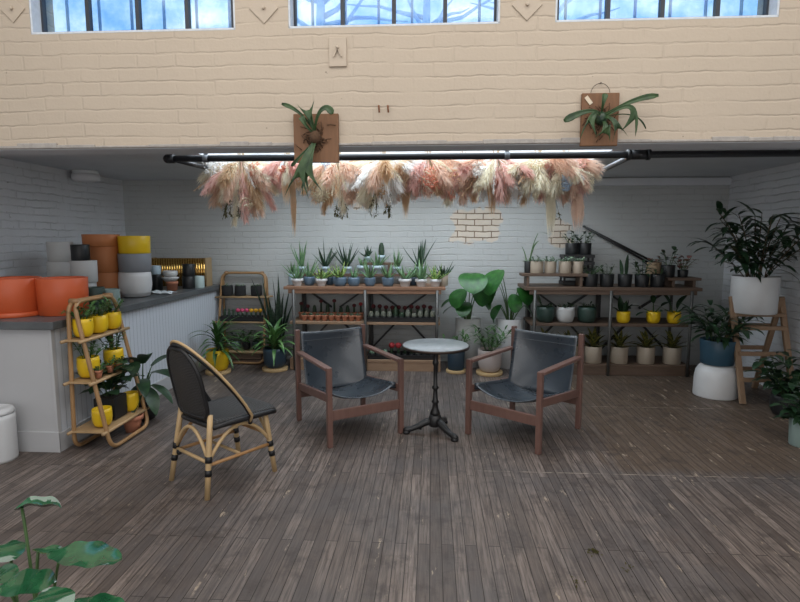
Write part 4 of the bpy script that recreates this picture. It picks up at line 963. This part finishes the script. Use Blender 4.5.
# ---------------- mounted staghorn ferns
m_bdk = wood('rustic_board', (.085, .038, .017), (.30, .145, .065), .6, (30, 30, 3)); m_moss = plain('brown_moss', (.10, .055, .030), .95, var=.6, scale=60, bump=.8)
m_wire = plain('thin_dark_wire', (.03, .025, .02), .5)
def staghorn(label, px, py, w_, h_, fronds, tagged, hook):
    p = atY(px, py, YB0); g = thing('mounted_staghorn_fern', label, 'mounted plant', (p.x, YB0-.002, p.z))
    MB().box((0, -.013, 0), (w_, .026, h_)).build('board', m_bdk, g, bevel=.003)
    mb = MB(); rr = Vector((0, -.03, -.01))
    for k in range(60):
        a = U(0, 2*pi); q = abs(R.gauss(0, .04)); s = Vector((cos(a)*q, 0, sin(a)*q))+rr; a2 = U(0, 2*pi)
        mb.tube([s, s+Vector((cos(a2)*.025, -.018, sin(a2)*.025)), s+Vector((cos(a2)*.05, -.004, sin(a2)*.05))], .0028, 4)
    mb.build('moss', m_moss, g)
    MB().ball((0, -.05, .0), .035, 12, 8, sz=1.15).build('shield_frond', m_moss if not tagged else L_DARK, g)
    for (pts, w0, fork) in fronds:
        mb = MB(); pts = [Vector((a, -.045-b, c)) for a, b, c in pts]; n = 14
        m = len(pts)-1
        def bez(t):
            q = [v.copy() for v in pts]
            while len(q) > 1: q = [q[i].lerp(q[i+1], t) for i in range(len(q)-1)]
            return q[0]
        def ff(u, v):
            c = bez(v); d = (bez(min(1, v+.02))-bez(max(0, v-.02))).normalized(); s = d.cross(Vector((0, -1, 0.15)))
            s = s.normalized() if s.length > 1e-4 else Vector((1, 0, 0))
            wv = .70*w0*(.30+1.0*v**1.5)*(1 if v < .9 else (1-(v-.9)*6.5*(0 if fork else 1)))
            if fork and v > .74: c = c-d*w0*1.5*((v-.74)/.26)*(1-abs(2*u-1))+s*(u-.5)*w0*.5*(v-.74)/.26
            return c+s*(u-.5)*wv+Vector((0, -.012*abs(u-.5), 0))
        mb.grid(ff, 6, n)
        mb.build('frond', L_STAG, g, solid=.002)
    if hook:
        mb = MB(); mb.tube([Vector((.055*cos(a), -.012, h_/2-.005+.062*sin(a))) for a in [pi*k/14 for k in range(15)]], .0016, 5)
        mb.tube([(0, .004, h_/2+.06), (0, -.02, h_/2+.058)], .003, 6); mb.build('hanging_wire', m_wire, g)
    if tagged:
        MB().box((-w_*.33, -.030, h_*.36), (.022, .002, .052), M=Matrix.Rotation(radians(-38), 3, 'Y')).build('price_tag', plain('cream_card', (.68, .58, .44), .7), g)
L_STAG = leafmat('staghorn_green', (.020, .048, .018), (.055, .105, .035), .5)
staghorn('staghorn fern on a square brown board hanging over the black pipe', 317, 139, .272, .285,
    [([(0, 0, .03), (-.04, .05, .10), (-.09, .05, .16), (-.19, .03, .19)], .034, 0), ([(0, 0, .02), (-.01, .05, .08), (-.03, .06, .14), (-.04, .06, .19)], .075, 1),
     ([(0, 0, .03), (.01, .05, .10), (.05, .07, .19), (.10, .05, .17), (.115, .06, .12)], .055, 0), ([(0, 0, .02), (-.05, .06, .05), (-.06, .07, .10), (-.07, .05, .11)], .05, 0),
     ([(0, 0, -.03), (-.05, .06, -.08), (-.10, .05, -.14), (-.14, .03, -.17)], .03, 0), ([(0, 0, -.02), (-.03, .08, -.10), (-.09, .08, -.20), (-.105, .06, -.36)], .105, 1),
     ([(0, 0, -.02), (-.01, .08, -.10), (-.05, .08, -.20), (-.01, .06, -.34)], .09, 1), ([(0, 0, -.02), (-.02, .07, -.12), (-.05, .07, -.22), (-.055, .06, -.31)], .032, 1)], False, False)
staghorn('staghorn fern on a brown board with price tag and wire loop', 598.5, 120.5, .212, .298,
    [([(0, 0, .02), (.06, .07, .03), (.14, .06, .10), (.30, .04, .115)], .045, 0), ([(0, 0, .02), (-.05, .07, .05), (-.14, .05, .03), (-.22, .04, -.02)], .055, 0),
     ([(0, 0, .0), (-.05, .10, .05), (-.10, .10, .0), (-.09, .08, -.13)], .07, 1), ([(0, 0, .0), (.05, .09, .02), (.16, .08, .12), (.19, .06, .02), (.135, .06, -.10)], .06, 1),
     ([(0, 0, .0), (.04, .09, .01), (.07, .09, -.06), (.09, .07, -.13)], .065, 1), ([(0, 0, -.01), (.01, .08, -.03), (.01, .08, -.09), (-.01, .06, -.14)], .07, 1),
     ([(0, 0, .03), (-.01, .05, .07), (.0, .05, .10), (.005, .04, .13)], .045, 0), ([(0, 0, .0), (.10, .05, .03), (.2, .05, .02), (.235, .05, -.07)], .012, 0)], True, True)
# ---------------- hanging dried flowers under the skylight
def dried(name, c, rough=.9, var=.15, scale=20):
    t = NT(name); co, _ = t.xyz(); f = t.noise(co, scale)
    k = t.mix(f, tuple(q*(1-var) for q in c), tuple(min(1, q*(1+var)) for q in c))
    t.set(k, rough); t.b.inputs['Specular IOR Level'].default_value = .1
    tl = t.n('ShaderNodeBsdfTranslucent', Color=k); mx = t.n('ShaderNodeMixShader'); mx.inputs[0].default_value = .58
    t.link(t.b.outputs[0], mx.inputs[1]); t.link(tl.outputs[0], mx.inputs[2]); t.link(mx.outputs[0], t.t.nodes['Material Output'].inputs[0])
    return t.m
D_BLUSH = dried('blush_dried_plume', (.88, .67, .55), .9, var=.2, scale=20); D_CREAM = dried('cream_dried_plume', (.93, .85, .72), .9, var=.15, scale=20); D_WHITE = dried('white_dried_plume', (.95, .93, .90), .9, var=.1)
D_CORAL = dried('coral_dried_plume', (.78, .42, .31), .9, var=.25, scale=20); D_TAN = dried('tan_dried_plume', (.68, .50, .33), .9, var=.2, scale=20); D_PEACH = dried('peach_dried_plume', (.88, .67, .48), .9, var=.2)
D_BLUE = dried('pale_blue_dried_bloom', (.62, .72, .82), .9, var=.15); D_OLIVE = dried('olive_dried_sprig', (.13, .12, .055), .9, var=.3); D_STEM = dried('straw_stem', (.62, .50, .34), .8)
D_PINK = dried('pink_dried_plume', (.87, .60, .54), .9, var=.2)
def plume(base, d, L, Rr, n, mat, name, g, grav=.9, wd=.0032, tail=1.0):
    mb = MB(); p = Vector(base); d = Vector(d).normalized(); ax = [p.copy()]; m = 8
    for i in range(m):
        p = p+d*L/m; d = (d+Vector((0, 0, -grav/m))).normalized(); ax.append(p.copy())
    mb.tube(ax, [.0035]*m+[.001], 4)
    for k in range(n):
        t = .18+.82*U(0, 1)**.8; i = min(m-1, int(t*m)); q = ax[i].lerp(ax[i+1], t*m-i); dd = (ax[i+1]-ax[i]).normalized()
        _, s, u = frame(dd); a = U(0, 2*pi); side = s*cos(a)+u*sin(a); rr = Rr*(.35+1.0*sin(pi*min(1, t*.85+.08)))*U(.6, 1.1)
        tip = q+side*rr*.8+dd*rr*U(.7, 1.6)*tail+Vector((0, 0, -rr*.55*grav)); mid = q.lerp(tip, .5)+side*rr*.12
        b = dd.cross(side).normalized()*wd*U(.7, 1.3)
        mb.add([q-b*.6, q+b*.6, mid+b, mid-b, tip], [(0, 1, 2, 3), (3, 2, 4)])
    mb.build(name, mat, g)
def cloud(c, rx, rz_, n, mat, name, g, s=.011, ry=None):
    mb = MB(); ry = ry or rx
    for k in range(n):
        v = Vector((R.gauss(0, 1), R.gauss(0, 1), R.gauss(0, 1))); v = v.normalized()*U(.45, 1)
        q = Vector(c)+Vector((v.x*rx, v.y*ry, v.z*rz_)); e = s*U(.6, 1.3)
        vs = [q+Vector(o)*e for o in ((1, 0, 0), (-1, 0, 0), (0, 1, 0), (0, -1, 0), (0, 0, 1), (0, 0, -1))]
        mb.add(vs, [(0, 2, 4), (2, 1, 4), (1, 3, 4), (3, 0, 4), (2, 0, 5), (1, 2, 5), (3, 1, 5), (0, 3, 5)], False)
        if k % 3 == 0:
            o = (q-Vector(c))*.6; b = Vector((.0014, 0, 0)); a0 = Vector(c)+o*.2; mb.add([a0-b, a0+b, q], [(0, 1, 2)])
    mb.build(name, mat, g)
def sprig(base, d, L, mat, name, g, n=26):
    mb = MB(); p = Vector(base); d = Vector(d).normalized(); pts = [p.copy()]
    for i in range(6): p = p+d*L/6; d = (d+Vector((U(-.12, .12), U(-.12, .12), -.12))).normalized(); pts.append(p.copy())
    mb.tube(pts, .0022, 4)
    for k in range(n):
        t = U(.25, 1); i = min(5, int(t*6)); q = pts[i].lerp(pts[i+1], t*6-i); mb.leaf(q, U(0, 6.28), U(-1.2, .4), U(.02, .05), .012, .4, 2, 'oval')
    mb.build(name, mat, g)
def tassel(base, L, r, mat, name, g, n=60):
    mb = MB(); base = Vector(base)
    for k in range(n):
        a = U(0, 6.28); q = r*sqrt(U(0, 1)); l = L*U(.55, 1.0); x, y = cos(a)*q, sin(a)*q; b = Vector((.004, 0, 0))
        p0 = base+Vector((x*.4, y*.4, 0)); p1 = base+Vector((x, y, -l*.5)); p2 = base+Vector((x*.55, y*.55, -l))
        mb.add([p0-b, p0+b, p1+b, p1-b, p2], [(0, 1, 2, 3), (3, 2, 4)])
    mb.build(name, mat, g)
ZH = 2.275
def bunch(label, px, Y, w_, drop, mats, n, extras=()):
    drop *= 1.12; w_ *= 1.45; x = X(px, Y, ZH); g = thing('dried_flower_bunch', label, 'dried flowers', (x, Y, ZH), 0, 'hanging dried flower bunches')
    mb = MB()
    for k in range(14): a = U(0, 6.28); mb.tube([(cos(a)*.03, sin(a)*.03, .07), (cos(a)*.015, sin(a)*.015, 0), (cos(a)*.06, sin(a)*.06, -.09)], .003, 4)
    mb.build('stems', D_STEM, g)
    MB().tube([Vector((.03*cos(k*pi/6), .03*sin(k*pi/6), .02)) for k in range(12)], .007, 6, closed=True).build('twine', D_TAN, g)
    n = int(n*1.35)
    for k in range(n):
        a = k*2.4+U(-.3, .3); t = (k+.5)/n; rad = t**.6*U(.85, 1.1)
        el = min(.02, -1.45+1.46*rad)
        L = (drop*(1-rad)+w_*1.12*rad)*U(.72, 1.0)
        d = Vector((cos(a)*cos(el), sin(a)*cos(el)*.6, sin(el)))
        plume((cos(a)*.03, sin(a)*.03, -.01), d, L, U(.05, .085), 300, mats[k % len(mats)], 'plume', g, .55)
    for k in range(5):
        a = U(0, 6.28); d = Vector((cos(a), -abs(sin(a))*.5, -U(.15, .9)))
        plume((0, 0, 0), d, (w_+.1)*U(.8, 1.15), .022, 120, (D_CREAM, D_WHITE, D_PEACH)[k % 3], 'plume', g, .3, .003)
    for e in extras:
        if e[0] == 'cloud': cloud(e[1], e[2], e[3], e[4], e[5], 'small_blooms', g)
        elif e[0] == 'sprig':
            for _ in range(e[4]): sprig(Vector(e[1])+Vector((U(-.08, .08), U(-.05, .05), 0)), Vector(e[2])+Vector((U(-.3, .3), U(-.3, .3), 0)), e[3], e[5], 'sprig', g)
        elif e[0] == 'tassel': tassel(e[1], e[2], e[3], e[4], 'tassel', g)
        elif e[0] == 'spear':
            for dd in e[1]: plume((0, 0, 0), dd, e[2], .018, 130, e[3], 'plume', g, .35, .004)
    return g
Y0 = 4.92
bunch('blush and cream dried bunch with coral ends, leftmost under the skylight', 241, Y0, .24, .56, [D_BLUSH, D_CREAM, D_PINK, D_BLUSH, D_TAN, D_CREAM], 24,
      [('cloud', (-.20, -.05, -.06), .14, .10, 260, D_WHITE), ('cloud', (-.26, 0, -.22), .06, .07, 90, D_PINK), ('sprig', (-.05, -.1, -.30), (-.1, 0, -1), .22, 7, D_OLIVE), ('cloud', (.17, -.12, -.12), .05, .11, 120, D_CORAL), ('cloud', (.07, -.1, -.40), .08, .07, 120, D_CREAM)])
bunch('small peach dried bunch with long thin straw tassels, right of the leftmost bunch', 287, Y0-.05, .13, .24, [D_PEACH, D_PINK, D_CREAM], 9,
      [('tassel', (-.0, -.05, -.08), .36, .045, D_PEACH), ('tassel', (.06, -.05, -.10), .62, .026, D_TAN), ('cloud', (.0, -.08, -.10), .05, .04, 60, D_CORAL)])
bunch('tan and blush dried bunch with pale feathery left edge, behind the left hanging fern', 338, Y0+.05, .24, .46, [D_BLUSH, D_TAN, D_CREAM, D_BLUSH, D_PEACH], 18,
      [('cloud', (-.16, -.05, -.30), .09, .09, 150, D_CREAM), ('sprig', (.03, -.08, -.36), (-.1, 0, -1), .16, 5, D_OLIVE), ('spear', [(-1.0, -.2, -.25), (-.9, -.3, -.38), (-.8, -.2, -.15), (-1.0, -.1, -.45)], .46, D_WHITE), ('cloud', (-.10, -.1, -.07), .05, .06, 60, D_BLUE)])
bunch('white plumed dried bunch at the centre under the skylight', 383, Y0-.08, .22, .46, [D_WHITE, D_CREAM, D_WHITE, D_BLUSH, D_WHITE, D_TAN], 20,
      [('sprig', (.0, -.05, -.32), (0, 0, -1), .2, 6, D_OLIVE), ('spear', [(.9, -.2, -.35), (1.0, -.2, -.5), (.9, -.1, -.2)], .52, D_CREAM), ('cloud', (.0, -.10, -.30), .09, .06, 60, D_TAN)])
bunch('coral and peach dried bunch right of the white centre bunch', 428, Y0, .22, .36, [D_PEACH, D_CORAL, D_BLUSH, D_PINK], 16,
      [('cloud', (.02, -.1, -.20), .12, .12, 220, D_CORAL), ('spear', [(.7, -.2, -.55), (.8, -.2, -.3)], .45, D_CREAM), ('tassel', (-.2, -.05, -.15), .42, .04, D_TAN)])
bunch('fluffy peach dried bunch above the exposed brick patch', 463, Y0+.06, .20, .36, [D_PEACH, D_CREAM, D_BLUSH, D_PINK], 15, [('cloud', (-.02, -.1, -.18), .13, .13, 200, D_PEACH)])
bunch('pink and white dried bunch with long tan tassel, right of the fluffy peach bunch', 496, Y0-.04, .22, .34, [D_BLUSH, D_WHITE, D_PINK, D_CREAM], 16,
      [('cloud', (-.16, -.12, -.12), .09, .08, 160, D_WHITE), ('tassel', (-.03, -.06, -.12), .44, .05, D_TAN), ('cloud', (-.02, -.1, -.22), .04, .05, 50, D_CORAL), ('spear', [(.7, -.2, -.4), (.5, -.2, -.6), (-.3, -.2, -.5)], .36, D_TAN)])
bunch('cream and straw dried bunch second from the right under the skylight', 538, Y0, .25, .42, [D_CREAM, D_TAN, D_CREAM, D_BLUSH, D_WHITE], 19,
      [('cloud', (-.05, -.1, -.06), .16, .07, 180, D_CREAM), ('tassel', (.12, -.05, -.25), .5, .045, D_CREAM), ('sprig', (.12, 0, -.30), (0, 0, -1), .25, 4, D_OLIVE)])
bunch('pink dried bunch with pale blue bloom and drooping tassel, rightmost under the skylight', 566, Y0+.04, .18, .42, [D_PINK, D_CREAM, D_BLUSH, D_CREAM], 16,
      [('cloud', (-.03, -.16, -.22), .055, .085, 110, D_BLUE), ('cloud', (.10, -.05, -.07), .11, .08, 140, D_PINK), ('tassel', (.10, -.08, -.32), .36, .06, D_BLUSH), ('cloud', (.18, 0, -.20), .08, .08, 110, D_CREAM)])
# ---------------- foreground plant, lower left
L_GLOSS = leafmat('glossy_round_leaf', (.010, .062, .026), (.022, .11, .045), .10, 20)
L_GLOSS.node_tree.nodes['Principled BSDF'].inputs['Specular IOR Level'].default_value = .9
fx, fy = X(20, 1.26, .85), 1.26
g = thing('glossy_pilea', 'glossy round leaved plant in the near lower left corner', 'potted plant', (fx, fy, 0))
MB().lathe(prof_cyl(.15, .48, .9), 32).build('pot', P_WHT, g); MB().lathe([(0, .43), (.135, .429), (0, .42)], 16).build('soil', SOIL, g)
ms = MB()
def rleaf(px, py, Y, L, W, az, el, droop, fold=.1):
    p = atY(px, py, Y)-Vector((fx, fy, 0)); d = Vector((cos(az)*cos(el), sin(az)*cos(el), sin(el)))
    b = p-d*L*.5
    lf = MB().leaf(b, az, el, L, W, droop, 14, 'oval', fold); lf.v = [(x, y, z+.0035*sin(x*95+y*60)+.003*sin(y*130-x*40)) for x, y, z in lf.v]; lf.build('leaf', L_GLOSS, g)
    a = Vector((U(-.03, .03), U(-.03, .03), .42)); att = b+d*L*.15
    ms.tube(arc(a, Vector((a.x*.4+att.x*.6, a.y*.4+att.y*.6, att.z-.08)), att-Vector((0, 0, .004)), 8), .004, 6)
rleaf(86, 553, 1.22, .185, .105, .05, .02, .25)
rleaf(38, 503, 1.34, .115, .05, .3, .15, .5, .5)
rleaf(28, 582, 1.16, .12, .115, .4, .1, .35)
rleaf(8, 548, 1.32, .10, .08, 2.4, .35, .5)
rleaf(52, 549, 1.30, .10, .04, .2, .0, .3)
rleaf(100, 606, 1.14, .14, .09, -.1, .0, .3)
rleaf(-6, 575, 1.22, .12, .10, 3.0, .1, .5)
rleaf(50, 604, 1.08, .12, .10, -.9, .0, .4)
ms.build('stalks', STEM, g)
# dry leaf crumbs on the floor
for i, (px, py) in enumerate(((594, 552), (626, 568), (575, 583))):
    p = atZ(px, py); mb = MB()
    for k in range((26, 7, 9)[i]):
        a = U(0, 6.28); q = abs(R.gauss(0, .022)); mb.leaf((cos(a)*q, sin(a)*q, .003+U(0, .004)), U(0, 6.28), U(-.1, .4), U(.012, .03), .008, .5, 2, 'oval')
    o = tag(mb.build('dry_leaf_crumbs', D_OLIVE, None, (p.x, p.y, 0)), ('small heap of dry leaf crumbs on the floor, largest of three', 'few dry leaf crumbs on the floor right of the largest heap', 'thin scatter of dry leaf crumbs, nearest of three')[i], 'dry leaves', None, 'stuff')
